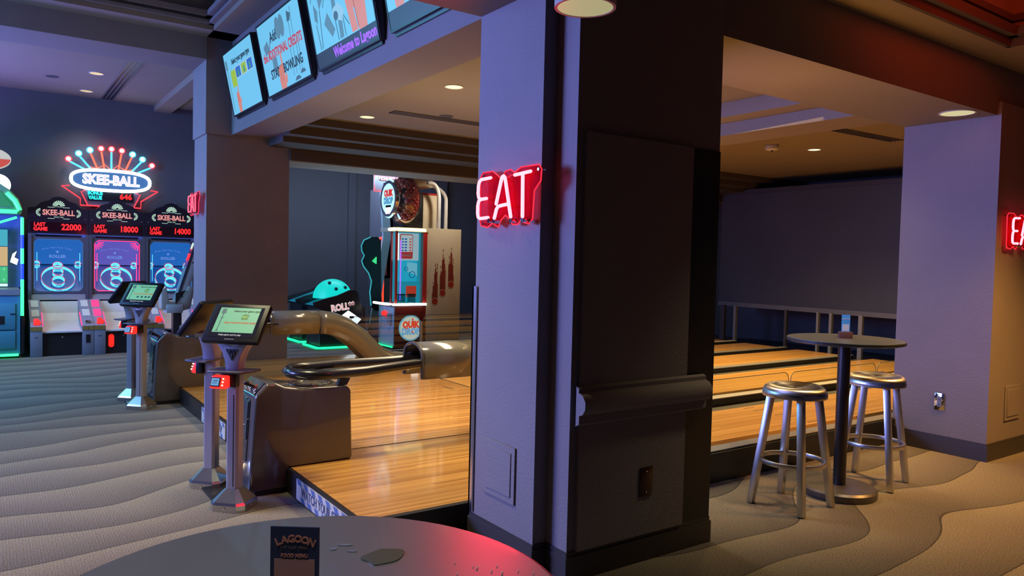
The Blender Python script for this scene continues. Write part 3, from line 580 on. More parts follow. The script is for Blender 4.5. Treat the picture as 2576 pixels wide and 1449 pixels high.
# monitor 3
t, sc, T, w2 = monitor(6.908, 5.562, 'hanging monitor showing an alley drawing above a purple welcome line')
pict(sc, T, 'ticker_strip', tstrip, [[(-w2+0.016,0.018),(w2-0.016,0.018),(w2-0.016,0.155),(-w2+0.016,0.155)]], -0.0048)
G(T).text('Welcome to Lagoon', 0.125, (0.20,-0.006,0.085), off=0.004, sx=0.86).build('lettering', tviolet, sc)
pict(sc, T, 'hand_picture', skin, hand(0.42,0.47,0.165,-1,0.156)+[[(0.20,0.165),(0.32,0.165),(0.24,0.55),(0.16,0.58),(0.13,0.54)]]); pict(sc, T, 'hand_lines', skin2, handlines(0.42,0.50,0.165,-1)+[[(0.33,0.18),(0.345,0.18),(0.30,0.52),(0.29,0.52)]], -0.0058)
pict(sc, T, 'alley_shading', tgrey, [[(-0.42,0.50),(-0.24,0.62),(-0.20,0.74),(-0.44,0.74)],[(-0.36,0.36),(-0.22,0.22),(-0.14,0.27),(-0.26,0.44)],[(-0.14,0.40),(-0.06,0.42),(-0.05,0.55),(-0.13,0.52)],[(0.02,0.50),(0.10,0.52),(0.12,0.62),(0.05,0.60)],[(-0.06,0.17),(0.02,0.17),(0.03,0.34),(-0.05,0.35)],[(-0.56,0.44),(-0.50,0.40),(-0.47,0.50),(-0.54,0.58)]], -0.0046)
pict(sc, T, 'drawing_lines', tline, [[(a,z),(a+0.012,z),(c+0.012,z2),(c,z2)] for a,z,c,z2 in ((-0.48,0.17,-0.42,0.50),(-0.60,0.60,-0.46,0.74),(-0.10,0.17,-0.12,0.40),(0.06,0.17,0.05,0.38),(-0.24,0.62,-0.10,0.60),(0.0,0.60,-0.06,0.74),(0.05,0.36,0.16,0.24),(-0.52,0.17,-0.54,0.40),(0.14,0.62,0.22,0.74),(-0.34,0.50,-0.24,0.62))], -0.0054)
pict(sc, T, 'desk_picture', tpale, [[(-0.16,0.36),(0.04,0.30),(0.10,0.38),(0.0,0.46),(-0.12,0.44)]], -0.0058)
pict(sc, T, 'desk_outline', tline, [[(-0.08+0.05*math.cos(a)*r,0.37+0.04*math.sin(a)*r) for a in [2*PI*k/12 for k in range(12)]] for r in (1.0,)], -0.0064)
# monitor 4
t, sc, T, w2 = monitor(5.368, 4.20, 'hanging monitor nearest the viewer, cut off by the top of the picture')
pict(sc, T, 'ticker_strip', tstrip, [[(-w2+0.016,0.018),(w2-0.016,0.018),(w2-0.016,0.155),(-w2+0.016,0.155)]], -0.0048)
G(T).text('Welcome', 0.125, (0.32,-0.006,0.085), off=0.004, sx=0.86).build('lettering', tviolet, sc)
pict(sc, T, 'hand_picture', skin, hand(-0.36,0.32,0.13,1,0.156))

# ------------------------------------------------------------------ neon signs
M_neon = glow('neon_red', (1.0, 0.095, 0.115), 8.0); M_neonedge = glow('neon_edge', (1.0, 0.02, 0.04), 1.4)
def eat_sign(loc, rz, label, M_neon=M_neon, sc=0.94):
    t = thing('neon_sign', label, 'neon sign', loc, rz, 'red neon signs on the pillars'); t.scale = (sc, sc, sc)
    zc = 1.93
    out = [(-0.285,1.80),(-0.27,1.775),(-0.20,1.765),(-0.15,1.79),(-0.12,1.775),(-0.09,1.765),(-0.07,1.80),(-0.02,1.83),(0.03,1.80),(0.05,1.775),(0.10,1.775),(0.13,1.80),(0.16,1.785),(0.20,1.775),(0.235,1.80),(0.245,1.95),(0.30,2.00),(0.305,2.06),(0.28,2.085),(0.12,2.085),(0.06,2.06),(0.02,2.08),(-0.03,2.075),(-0.07,2.03),(-0.11,2.06),(-0.16,2.085),(-0.26,2.085),(-0.29,2.06)]
    out = [(x, z-zc) for x, z in out]
    bk = G().prism(out, -0.012, -0.006, 'y').build('backing', M_acryl, t)
    G().tube([(x,-0.009,z) for x, z in out], 0.0042, 6, closed=True).build('backing_edge', M_neonedge, bk, smooth=True)
    def L(name, strokes):
        g = G()
        for s in strokes: g.tube([(x,-0.045,z-zc) for x, z in s], 0.0095, 10)
        for s in strokes:
            for e in (s[0], s[-1]): g.sphere((e[0],-0.045,e[1]-zc), 0.0095, 8, 4)
        return g.build(name, M_neon, t, smooth=True)
    L('letter_e', [[(-0.125,2.043),(-0.225,2.040),(-0.245,2.028),(-0.254,2.005),(-0.256,1.96),(-0.248,1.936),(-0.225,1.926),(-0.165,1.928)], [(-0.225,1.926),(-0.248,1.916),(-0.257,1.89),(-0.257,1.845),(-0.250,1.824),(-0.230,1.815),(-0.145,1.818)]])
    L('letter_a', [[(-0.064,1.892),(-0.018,2.022),(-0.008,2.040),(0.004,2.044),(0.016,2.036),(0.024,2.015),(0.082,1.815)], [(-0.080,1.812),(-0.060,1.862),(-0.045,1.876),(-0.02,1.880),(0.056,1.886)]])
    L('letter_t', [[(0.112,2.040),(0.256,2.048)], [(0.186,2.042),(0.192,1.812)]])
    for x, z in ((-0.25,2.065),(-0.25,1.785),(0.28,2.06),(0.215,1.79)): G().cyl((x,-0.014,z-zc),(x,0.03,z-zc),0.008,8).build('standoff', M_chrome, t, smooth=True)
    for x, z in ((-0.135,1.80),(-0.08,1.795),(0.085,1.795),(0.192,1.795)): G().cyl((x,-0.05,z-zc),(x,-0.012,z-zc),0.013,8).build('tube_end', M_chrome, t, smooth=True)
    G().tube([(0.03,-0.04,2.03-zc),(0.06,-0.03,2.045-zc),(0.112,-0.04,2.04-zc)], 0.002, 5).build('jumper_wire', M_neonedge, t)
    return t
def neon_light(loc, rz, e, name):
    d = Vector((math.sin(rz), -math.cos(rz), 0))
    l = bpy.data.lights.new(name, 'AREA'); l.shape = 'RECTANGLE'; l.size = 0.5; l.size_y = 0.25; l.color = (1.0, 0.012, 0.035); l.energy = e
    o = bpy.data.objects.new(name, l); COL.objects.link(o); o.location = Vector(loc)+d*0.07
    o.rotation_euler = d.to_track_quat('-Z', 'Y').to_euler(); return o
eat_sign((2.235, 3.24, 1.93), -PI/2, 'red neon EAT sign on the violet face of the centre pillar')
eat_sign((7.215, 2.77, 1.945), 0.0, 'red neon EAT sign cut off by the picture edge, on the farther pillar')
eat_sign((2.24, 10.58, 2.25), -PI/2, 'small looking red neon sign seen edge on, on the far pillar', glow('neon_dim', (1.0, 0.10, 0.16), 1.6))
neon_light((2.235, 3.24, 1.93), -PI/2, 20.0, 'neon_light')
neon_light((7.215, 2.77, 1.945), 0.0, 4.0, 'neon_light')

# ------------------------------------------------------------------ pillar fittings
cg = tag(G().box((2.252,3.575,0.16),(2.266,3.612,1.447)).box((2.252,3.598,0.16),(2.29,3.612,1.447)).build('corner_guard', M_steel), 'thin steel guard strip on the edge of the centre pillar', 'corner guard')
ap_ = thing('wall_hatch', 'square painted access hatch low on the violet pillar face', 'access hatch', (2.263, 3.315, 0.46), -PI/2, 'painted hatches low on the pillars')
G().box((-0.15,-0.008,-0.152),(0.15,0.0,0.152)).build('frame', M_plaster, ap_, bevel=0.002, seg=1)
G().box((-0.118,-0.013,-0.118),(0.118,-0.008,0.118)).build('door', M_plaster, ap_, bevel=0.002, seg=1)
ap2 = thing('wall_hatch', 'painted access hatch beside the picture edge on the farther pillar', 'access hatch', (7.30, 2.798, 0.465), 0, 'painted hatches low on the pillars')
G().box((-0.15,-0.008,-0.152),(0.15,0.0,0.152)).build('frame', M_plaster, ap2, bevel=0.002, seg=1)
G().box((-0.118,-0.013,-0.118),(0.118,-0.008,0.118)).build('door', M_plaster, ap2, bevel=0.002, seg=1)
op = thing('reflected_plate', 'reflected brown blank outlet plate added on the dark side of the centre pillar', 'outlet', (2.868, 2.814, 0.437), 0)  # reflected wall plate, added as a solid part of the pillar
G().box((-0.047,-0.006,-0.078),(0.047,0.0,0.078)).build('plate', mat('brown_plate', (0.05,0.025,0.015), 0.25, 0.4), op, bevel=0.002)
for z in (-0.055,0.055): G().cyl((0,-0.008,z),(0,-0.005,z),0.004,8).build('screw', M_chrome, op)
op = thing('wall_outlet', 'metal framed power outlet on the pillar behind the bar table', 'outlet', (6.844, 3.186, 0.445), -PI/2)
G().box((-0.044,-0.006,-0.075),(0.044,0.0,0.075)).build('plate', M_chrome, op, bevel=0.002)
rc = G().box((-0.018,-0.010,-0.045),(0.018,-0.006,0.045)).build('receptacle', mat('outlet_grey', (0.16,0.17,0.2), 0.4), op)
for z in (-0.022,0.022):
    for x in (-0.006,0.006): G().box((x-0.0015,-0.0108,z-0.006),(x+0.0015,-0.0099,z+0.006)).build('slot', M_black, rc)

# ------------------------------------------------------------------ bar table, cards, stools
def high_table(u, v, R, label):
    t = thing('bar_table', label, 'table', (u, v, 0), 0, 'round bar tables')
    G().lathe([(0.0,1.078),(R-0.012,1.078),(R,1.084),(R,1.098),(R-0.004,1.104),(0.0,1.105)], 72).build('tabletop', M_tabletop, t, smooth=35)
    G().ring(R, R+0.0025, 1.083, 1.101, 72).build('edge_band', M_tableedge, t)
    G().lathe([(0.0,1.066),(0.16,1.066),(0.16,1.078),(0.0,1.078)], 24).build('mount_plate', M_dmetal, t)
    for a in range(4): G().cyl((0.13*math.cos(a*PI/2+0.4),0.13*math.sin(a*PI/2+0.4),1.058),(0.13*math.cos(a*PI/2+0.4),0.13*math.sin(a*PI/2+0.4),1.068),0.010,8).build('bolt', M_chrome, t)
    G().lathe([(0.042,0.05),(0.042,1.066)], 24).build('pole', M_dmetal, t, smooth=True)
    G().lathe([(0.0,0.0),(0.245,0.0),(0.25,0.008),(0.25,0.048),(0.235,0.062),(0.05,0.07),(0.0,0.07)], 48).build('base', mat('cast_base', (0.13,0.12,0.12), 0.4, 0.6), t, smooth=35)
    return t
high_table(4.93, 2.95, 0.385, 'round grey bar table standing between the two metal stools')
TABLE = high_table(0.364, 1.013, 0.378, 'round grey bar table in the foreground lit red on one side')
# fully lit card on the far table
t = thing('table_card', 'small blue card in a wooden block on the far bar table', 'table card', (4.95, 2.96, 1.105), -PI/4)
G().box((-0.045,-0.022,0.0),(0.045,0.022,0.045)).build('wooden_block', mat('block_wood', (0.16,0.06,0.045), 0.5), t, bevel=0.003)
cd = G().box((-0.028,-0.0015,0.03),(0.028,0.0015,0.165)).build('card', mat('card_blue', (0.10,0.42,0.85), 0.4), t)
G().box((-0.022,-0.0022,0.05),(0.022,-0.0014,0.098)).build('white_panel', mat('card_white', (0.7,0.72,0.75), 0.4), cd)
G().text('LAGOON', 0.013, (0,-0.0022,0.135), off=0.0004).build('lettering', mat('card_white', (0.7,0.72,0.75), 0.4), cd)
t = thing('table_card', 'dark blue card with orange arched lettering on the foreground table', 'table card', (0.367, 1.066, 1.105), math.radians(-36))
G().box((-0.03,-0.016,0.0),(0.03,0.016,0.014)).build('wooden_block', mat('block_wood', (0.16,0.06,0.045), 0.5), t, bevel=0.002)
cd = G().box((-0.036,-0.0015,0.005),(0.036,0.0015,0.096)).build('card', mat('card_navy', (0.018,0.025,0.075), 0.35), t)
arch = G()
for k, ch in enumerate('LAGOON'):
    a = (k-2.5)*0.155; arch.text(ch, 0.0145, (0.066*math.sin(a),-0.0022,0.0085+0.070*math.cos(a)), M2=Matrix.Rotation(a, 4, 'Y') @ Matrix.Rotation(PI/2, 4, 'X'), off=0.0005)
arch.build('arched_lettering', mat('card_orange', (0.50,0.19,0.14), 0.5), cd)
G().text('FOOD MENU', 0.0068, (0,-0.0022,0.0535), off=0.0002).build('lettering', mat('card_orange', (0.42,0.16,0.12), 0.5), cd)
G().text('EAT  PLAY  DRINK', 0.0050, (0,-0.0022,0.0655)).build('lettering', mat('card_dull', (0.16,0.10,0.11), 0.5), cd)
G().box((-0.030,-0.0022,0.008),(0.030,-0.0014,0.0485)).build('pink_panel', mat('card_pink', (0.38,0.19,0.17), 0.5), cd)
# spill, droplets, crumbs on the foreground table
sp = [(0.532+0.036*(1+0.10*math.sin(3*a+1)+0.06*math.sin(5*a))*math.cos(a), 1.114+0.030*(1+0.12*math.sin(2*a+0.5)+0.05*math.cos(5*a))*math.sin(a)) for a in [2*PI*k/28 for k in range(28)]]
tag(G().prism(sp, 1.1045, 1.1062).build('liquid_spill', mat('olive_liquid', (0.075,0.08,0.036), 0.18, coat=0.3)), 'olive puddle of spilled liquid on the foreground table', 'spill')
for k, (x, y, rx, ry, lab) in enumerate(((0.498,1.194,0.013,0.003,'longest thin water streak beyond the puddle on the foreground table'),(0.474,1.188,0.006,0.005,'wet drop beside the card on the foreground table'),(0.497,1.162,0.009,0.002,'short wet streak between card and puddle'))):
    tag(G().prism([(x+rx*math.cos(a)*0.82-ry*math.sin(a)*-0.57, y-rx*math.cos(a)*0.57+ry*math.sin(a)*0.82) for a in [2*PI*j/12 for j in range(12)]], 1.1047, 1.1058).build('water_drop', mat('water', (0.25,0.26,0.26), 0.05, coat=1.0)), lab, 'water drop', 'wet marks on the table')
for k, (x, y) in enumerate(((0.638,1.003),(0.640,0.994),(0.653,0.972),(0.690,0.951),(0.691,0.917),(0.663,0.957),(0.60,0.99),(0.672,0.985),(0.62,1.03),(0.58,0.93),(0.645,0.93),(0.705,0.93))):
    r_ = 0.0012+0.0006*((k*7)%4)/3
    tag(G().sphere((x,y,1.1052+r_*0.5), r_, 6, 4, (1.3,1,0.7)).build('crumb', mat('crumb', (0.75,0.6,0.5), 0.6)), 'tiny pale crumb on the red lit side of the foreground table', 'crumb', 'crumbs on the foreground table')
def bar_stool(u, v, rz, label):
    t = thing('bar_stool', label, 'stool', (u, v, 0), rz, 'brushed aluminium bar stools')
    st = [(0.0,0.797),(0.04,0.798),(0.085,0.803),(0.125,0.812),(0.150,0.815),(0.172,0.811),(0.190,0.799),(0.202,0.780),(0.207,0.757),(0.206,0.738),(0.201,0.738),(0.196,0.765),(0.0,0.775)]
    G().lathe(st, 48).build('seat', M_seat, t, smooth=50)
    for k in range(4):
        a = PI/4+k*PI/2; top = (0.150*math.cos(a),0.150*math.sin(a),0.765); bot = (0.262*math.cos(a),0.262*math.sin(a),0.004)
        d = Vector(bot)-Vector(top); lg = G().tube([top, bot], 0.030, 4).build('leg', M_alu, t, bevel=0.004)
        G().cyl(bot, (bot[0],bot[1],0.0), 0.018, 10).build('glide', M_black, t)
    G().ring(0.196,0.216,0.288,0.318,48).build('foot_ring', M_alu, t, bevel=0.003)
    return t
bar_stool(4.41, 2.98, math.radians(4), 'brushed aluminium bar stool nearer the centre pillar')
bar_stool(5.42, 2.985, math.radians(12), 'brushed aluminium bar stool beside the violet pillar, right of the bar table')
# far table pole light reflection comes from the lamps

# ------------------------------------------------------------------ low glass dividers between lanes
def divider(u0, u1, v, z0, z1, label):
    t = thing('glass_divider', label, 'glass divider', (0, v, 0), 0, 'low glass dividers between lanes')
    pts = [(u0,z0),(u1,z0)]+arc((u1-0.09,z1-0.09),0.09,0,PI/2,6)+arc((u0+0.09,z1-0.09),0.09,PI/2,PI,6)
    G().prism(pts, -0.004, 0.004, 'y').build('pane', M_glass, t)
    G().tube([(x,0,z) for x,z in pts[1:]]+[(u0,0,z0)], 0.0045, 6).build('edge', M_gedge, t)
    for x in (u0+0.12, u1-0.12): G().box((x-0.03,-0.012,z0-0.02),(x+0.03,0.012,z0+0.05)).build('clamp', M_steel, t)
    return t
divider(5.70, 7.56, 5.195, 0.205, 0.385, 'low glass divider panel behind the left bar stool')
divider(7.60, 9.42, 5.195, 0.205, 0.38, 'low glass divider panel behind the table pole')
divider(9.46, 11.3, 5.195, 0.205, 0.38, 'low glass divider panel ending at the violet pillar')
divider(4.3, 5.44, 10.25, 0.22, 0.72, 'glass divider panel in front of the prize drop machine')
divider(5.50, 6.7, 10.25, 0.22, 0.72, 'glass divider panel in front of the cream machine side')
tag(G().box((5.455,10.235,0.22),(5.485,10.265,0.62)).build('divider_post', M_cream), 'pale post between the far glass divider panels', 'post')

# ------------------------------------------------------------------ projection screen at the lane ends
t = thing('projection_screen', 'huge dark projection screen hanging above the lane ends', 'screen', (12.3, 6.9, 0), -PI/2)
G().box((-3.25,0.0,0.86),(3.25,0.03,3.02)).build('cloth', M_screen, t)
G().box((-3.25,-0.02,0.775),(3.25,0.045,0.86)).build('bottom_bar', mat('bar_grey', (0.16,0.15,0.13), 0.5), t)
G().box((-3.25,-0.04,3.02),(3.25,0.08,3.10)).build('top_case', M_trimdark, t)
for k, (v, wd, m) in enumerate(((9.85,0.10,M_trimdark),(9.55,0.05,M_cap),(7.75,0.04,M_cap),(7.5,0.05,M_cap),(6.95,0.07,M_cap),(6.1,0.06,M_trimdark),(8.4,0.05,M_trimdark))):
    tag(G().box((12.05,v-wd/2,0.02),(12.11,v+wd/2,0.80)).box((12.03,v-wd/2-0.02,0.02),(12.13,v+wd/2+0.02,0.05)).build('pit_post', m), ['wide dark post in the lane pit, leftmost','thin grey post next to the wide dark pit post','thin grey pit post left of the table card','grey pit post behind the table card','stout grey pit post right of the table card','dark pit post nearest the violet pillar','dark pit post in the middle of the lane ends'][k], 'post', 'posts under the projection screen')

# ------------------------------------------------------------------ ball ramp games
M_skgrey = mat('skee_grey', (0.20,0.20,0.23), 0.45); M_skrail = mat('skee_rail', (0.24,0.23,0.30), 0.45); M_ramp = mat('skee_ramp', (0.62,0.58,0.55), 0.4)
M_gold = mat('gold_trim', (0.62,0.48,0.14), 0.3, 0.8); M_cab = mat('skee_cabinet', (0.07,0.07,0.085), 0.45)
M_skblue = glow('skee_blue', (0.015,0.16,0.62), 0.75); M_skpurple = glow('skee_purple', (0.13,0.12,0.62), 0.75); M_cyan = glow('skee_cyan', (0.10,0.62,1.0), 1.5); M_led = glow('led_red', (1.0,0.012,0.01), 2.2)
M_hot = glow('led_magenta', (1.0,0.02,0.13), 2.2); M_target = mat('target_floor', (0.05,0.14,0.40), 0.5); M_navy = glow('skee_navy', (0.01,0.03,0.16), 0.8)
def skee(u0, num, label, mid=False):
    W = 0.822
    r = thing('ball_ramp_game', label, 'arcade game', (u0, 13.0, 0), 0, 'ball ramp games along the back wall')
    for a, b in ((0.0,0.152),(0.668,W)):
        p = G().box((a,0.0,0.0),(b,0.85,0.385)).build('pedestal', M_skgrey, r, bevel=0.004)
        G().box((a,-0.006,0.385),(b,0.03,0.448)).build('gold_trim', M_gold, p)
        G().cyl(((a+b)/2,-0.012,0.415),((a+b)/2,-0.004,0.415),0.007,8).build('lock', M_chrome, p)
        G().box(((a+b)/2-0.018,-0.003,0.288),((a+b)/2+0.018,0.001,0.296)).build('slot', M_black, p)
        rl = G().prism([(0.0,0.385),(0.85,0.385),(0.85,0.83),(0.0,0.45)], a, b, 'x').build('side_rail', M_skrail, r)
        for v0 in (0.28,0.56):
            z = 0.45+0.447*v0
            G().prism([(v0,z+0.002),(v0+0.19,z+0.002+0.447*0.19),(v0+0.19,z+0.012+0.447*0.19),(v0,z+0.012)], (a+b)/2-0.05, (a+b)/2+0.05, 'x').build('rail_pad', M_hot if (mid and a == 0) else M_white, rl)
        if a == 0: G().prism([((a+b)/2-0.035,0.47),((a+b)/2+0.045,0.47),((a+b)/2+0.06,0.52),((a+b)/2+0.02,0.57),((a+b)/2-0.035,0.56)], 0.03, 0.10, 'y').build('card_reader', glow('reader_red', (1.0,0.03,0.02), 1.15), rl, bevel=0.006)
        else:
            G().box(((a+b)/2-0.035,0.05,0.47),((a+b)/2+0.035,0.12,0.53)).build('ticket_slot', M_chrome, rl, bevel=0.004)
            if not mid: G().box((a+0.045,-0.004,0.19),(a+0.105,0.0,0.315)).build('ticket_door', M_black, p)
    for x in (0.158,0.662): G().prism([(0.05,0.45),(0.42,0.615),(0.42,0.635),(0.05,0.475)], x-0.006, x+0.006, 'x').build('rail_light', M_hot, r)
    lp = [(0.03,0.372),(0.35,0.42),(0.60,0.50),(0.72,0.60),(0.80,0.78),(0.80,0.36),(0.03,0.35)]
    G().prism(lp, 0.152, 0.668, 'x').build('ball_ramp', M_ramp, r)
    G().box((0.152,0.08,0.0),(0.668,0.12,0.352)).build('kick_panel', M_black, r)
    G().cyl((0.41,0.074,0.28),(0.41,0.082,0.28),0.012,10).build('lock', M_chrome, r)
    if mid: G().prism(rrect(0.20,0.10,0.275,0.30,0.035), 0.066, 0.08, 'y').build('red_lamp', glow('lamp_red', (1,0.01,0.005), 2.5), r)
    # cabinet with target field
    G().box((0.0,0.80,0.0),(0.045,1.24,1.84)).build('cabinet_side', M_cab, r)
    G().box((W-0.045,0.80,0.0),(W,1.24,1.84)).build('cabinet_side', M_cab, r)
    G().box((0.045,1.20,0.80),(W-0.045,1.24,1.84)).build('cabinet_back', M_cab, r)
    G().prism([(0.80,0.80),(0.86,0.93),(1.20,0.93),(1.20,0.80)], 0.045, W-0.045, 'x').build('ledge', M_skgrey, r)
    fr = M_hot if mid else M_skgrey
    c = 0.055; X0, X1, Z0, Z1 = 0.075, W-0.075, 0.935, 1.765
    outer = [(X0-0.03,Z0-0.03),(X1+0.03,Z0-0.03),(X1+0.03,Z1+0.03),(X0-0.03,Z1+0.03)]
    oct_ = [(X0+c,Z0),(X1-c,Z0),(X1-c*0.4,Z0+c*0.4),(X1,Z0+c),(X1,Z1-c),(X1-c*0.4,Z1-c*0.4),(X1-c,Z1),(X0+c,Z1),(X0+c*0.4,Z1-c*0.4),(X0,Z1-c),(X0,Z0+c),(X0+c*0.4,Z0+c*0.4)]
    G().tube([(x,0.845,z) for x,z in oct_], 0.012, 6, closed=True).build('field_frame', M_hot if mid else glow('frame_blue', (0.05,0.16,0.42), 0.7), r)
    for q in ([outer[0],outer[1],(X1-c,Z0),(X0+c,Z0)],[outer[1],outer[2],(X1,Z1-c),(X1,Z0+c)],[outer[2],outer[3],(X0+c,Z1),(X1-c,Z1)],[outer[3],outer[0],(X0,Z0+c),(X0,Z1-c)],
              [outer[0],(X0+c,Z0),(X0,Z0+c)],[outer[1],(X1,Z0+c),(X1-c,Z0)],[outer[2],(X1-c,Z1),(X1,Z1-c)],[outer[3],(X0,Z1-c),(X0+c,Z1)]):
        G().prism(q, 0.83, 0.86, 'y').build('face_panel', M_cab, r)
    G().box((0.05,1.14,1.36),(W-0.05,1.155,1.78)).build('backboard', M_skpurple if mid else M_skblue, r)
    tl = glow('skee_print', (0.16,0.30,0.85), 0.9)
    ar = G()
    for k, ch in enumerate('Alley Time Fever Ticket'):
        a = (k-11)*0.030; ar.text(ch, 0.036, (W/2+0.62*math.sin(a),1.134,1.03+0.60*math.cos(a)), M2=Matrix.Rotation(a, 4, 'Y') @ Matrix.Rotation(PI/2, 4, 'X'))
    ar.build('arched_lettering', tl, r)
    G().text('ROLLER', 0.066, (W/2,1.134,1.485), off=0.002).build('lettering', tl, r)
    G().prism(arc((W/2,1.56),0.018,0,2*PI,12)[:-1], 1.130, 1.138, 'y').build('crest', tl, r)
    if mid:
        for sx in (-1,1):
            for k in range(5):
                a = math.radians(12+k*18); x0 = W/2+sx*0.325; z0 = 1.735
                G().tube([(x0-sx*0.05*math.sin(a),0.85,z0-0.05*math.cos(a)),(x0-sx*0.13*math.sin(a),0.85,z0-0.13*math.cos(a))], 0.007, 6).build('ray_light', M_hot, r)
            G().cyl((W/2+sx*0.292,0.86,1.10),(W/2+sx*0.292,0.86,1.55),0.006,6).build('strip_light', M_hot, r)
    else:
        for sx in (-1,1): G().cyl((W/2+sx*0.292,0.87,1.10),(W/2+sx*0.292,0.87,1.55),0.005,6).build('strip_light', M_cyan, r)
    # inclined target floor and rings
    inc = math.radians(52)
    T = Matrix.Translation((W/2,0.98,1.14)) @ Matrix.Rotation(inc, 4, 'X')          # local xy plane is the incline
    G(T).box((-0.36,-0.27,-0.03),(0.36,0.27,-0.02)).build('target_floor', glow('target_blue', (0.008,0.07,0.36), 0.8) if not mid else glow('target_violet', (0.05,0.06,0.36), 0.8), r)
    def ringp(cx, cy, rad, h, txt, upper=False):
        rg = G(T).ring(rad-0.008, rad, -0.02, h, 32, 'z', (cx,cy)).build('target_ring', M_cyan, r, smooth=40)
        G(T).tube([(cx+rad*math.cos(a),cy+rad*math.sin(a),h) for a in [2*PI*k/32 for k in range(32)]], 0.006, 5, closed=True).build('ring_rim', glow('ring_rim', (0.75,0.05,0.14), 0.8), rg)
        if txt: G(T).text(txt, 0.042 if rad < 0.15 else 0.046, (cx,cy-rad-0.0015,h*0.42), M2=Matrix.Rotation(PI/2, 4, 'X'), off=0.001).build('ring_number', M_navy, rg)
    ringp(0,-0.02,0.235,0.045,'1000'); ringp(0,-0.08,0.088,0.06,'2000'); ringp(0,0.09,0.075,0.06,'3000'); ringp(0,0.215,0.070,0.06,'4000')
    for sx in (-1,1): ringp(sx*0.285,0.255,0.045,0.06,'100')
    # marquee
    S_ = 0.86
    mp = [(0.0,1.845),(W,1.845),(W,2.245),(W-0.10,2.26),(W-0.17,2.33),(W-0.24,2.36),(W/2+0.13,2.37),(W/2+0.08,2.415),(W/2,2.435),(W/2-0.08,2.415),(W/2-0.13,2.37),(0.24,2.36),(0.17,2.33),(0.10,2.26),(0.0,2.245)]
    mq = G().prism(mp, S_, S_+0.24, 'y').build('marquee', mat('marquee_black', (0.012,0.01,0.016), 0.25, coat=0.4), r)
    G().box((0.0,S_-0.004,1.83),(W,S_+0.01,1.845)).build('marquee_trim', mat('trim_blue', (0.10,0.14,0.35), 0.4), mq)
    lp_ = glow('logo_pink', (0.85,0.32,0.30), 0.95); lg_ = glow('logo_mint', (0.62,0.92,0.74), 0.95)
    G().text('SKEE-BALL', 0.118, (W/2,S_-0.004,2.175), off=0.004, sx=0.80).build('logo_lettering', lp_, mq)
    G().text('SINCE 1909', 0.026, (W/2,S_-0.004,2.108)).text('THE ORIGINAL', 0.020, (W/2,S_-0.004,2.272)).build('logo_small_print', lg_, mq)
    sun = G()
    for k in range(9):
        a = math.radians(10+k*20); sun.prism([(W/2+0.02*math.cos(a-0.12),2.285+0.02*math.sin(a-0.12)),(W/2+0.085*math.cos(a-0.1),2.285+0.085*math.sin(a-0.1)),(W/2+0.085*math.cos(a+0.1),2.285+0.085*math.sin(a+0.1)),(W/2+0.02*math.cos(a+0.12),2.285+0.02*math.sin(a+0.12))], S_-0.006, S_-0.001, 'y')
    sun.build('logo_sunburst', lg_, mq)
    for sx in (-1,1):
        fan = G(); cx = W/2+sx*0.245
        for k in range(7):
            a = math.radians(-78+k*26); fan.prism([(cx+sx*0.02*math.cos(a),2.175+0.02*math.sin(a)),(cx+sx*0.062*math.cos(a-0.15),2.175+0.062*math.sin(a-0.15)),(cx+sx*0.062*math.cos(a+0.15),2.175+0.062*math.sin(a+0.15))], S_-0.006, S_-0.001, 'y')
        fan.build('logo_fan', lg_, mq)
    ln = G()
    for z in (2.262, 2.085):
        for sx in (-1,1): ln.box((W/2+min(sx*0.06,sx*0.15),S_-0.005,z-0.003),(W/2+max(sx*0.06,sx*0.15),S_-0.001,z+0.003))
    ln.build('logo_lines', lg_, mq)
    G().box((0.03,S_-0.003,1.875),(W-0.03,S_-0.0005,2.025)).build('score_display', mat('led_glass', (0.02,0.004,0.006), 0.1), mq)
    G().text('LAST', 0.078, (0.155,S_-0.006,1.985), off=0.003, sx=0.9).text('GAME', 0.078, (0.165,S_-0.006,1.915), off=0.003, sx=0.9).build('led_lettering', M_led, mq)
    G().text(num, 0.135, (0.585,S_-0.006,1.952), off=0.004, sx=0.82).build('led_digits', M_led, mq)
    for x, z in ((0.05,2.09),(W-0.05,2.09)): G().cyl((x,S_-0.012,z),(x,S_,z),0.011,10).build('bolt', M_chrome, mq)
    for x in (0.05,W-0.05): G().prism([(x-0.05,1.80),(x+0.05,1.80),(x+0.035,1.83),(x-0.035,1.83)], S_-0.02, S_+0.02, 'y').build('marquee_bracket', mat('trim_blue', (0.10,0.14,0.35), 0.4), mq)
    return r
skee(0.484, '22000', 'ball ramp game cabinet whose red display reads 22000')
skee(1.310, '18000', 'ball ramp game with pink lit frame whose red display reads 18000', True)
skee(2.136, '14000', 'ball ramp game whose red display reads 14000, half hidden by kiosks')

# ------------------------------------------------------------------ crown shaped neon sign on the wall
r = thing('crown_sign', 'large crown shaped neon sign with glowing balls above the ball ramp games', 'neon sign', (1.667, 14.20, 0), 0)
nr = glow('crown_red', (1.0,0.02,0.03), 3.5); nb = glow('crown_blue', (0.03,0.42,1.0), 4.5); nw = glow('crown_white', (0.70,0.85,1.0), 8.0); nv = glow('crown_violet', (0.50,0.35,0.95), 1.6); lo_ = glow('crown_orange', (1.0,0.07,0.03), 3.5); br = glow('crown_ball_red', (1.0,0.16,0.16), 7.0); bb = glow('crown_ball_blue', (0.25,0.75,1.0), 7.0)
ov = [(0.585*math.copysign(abs(math.cos(a))**0.7,math.cos(a)), 2.765+0.165*math.copysign(abs(math.sin(a))**0.75,math.sin(a))) for a in [2*PI*k/40 for k in range(40)]]
G().prism(ov, -0.05, -0.01, 'y').build('oval_panel', glow('oval_blue', (0.06,0.22,0.62), 0.7), r)
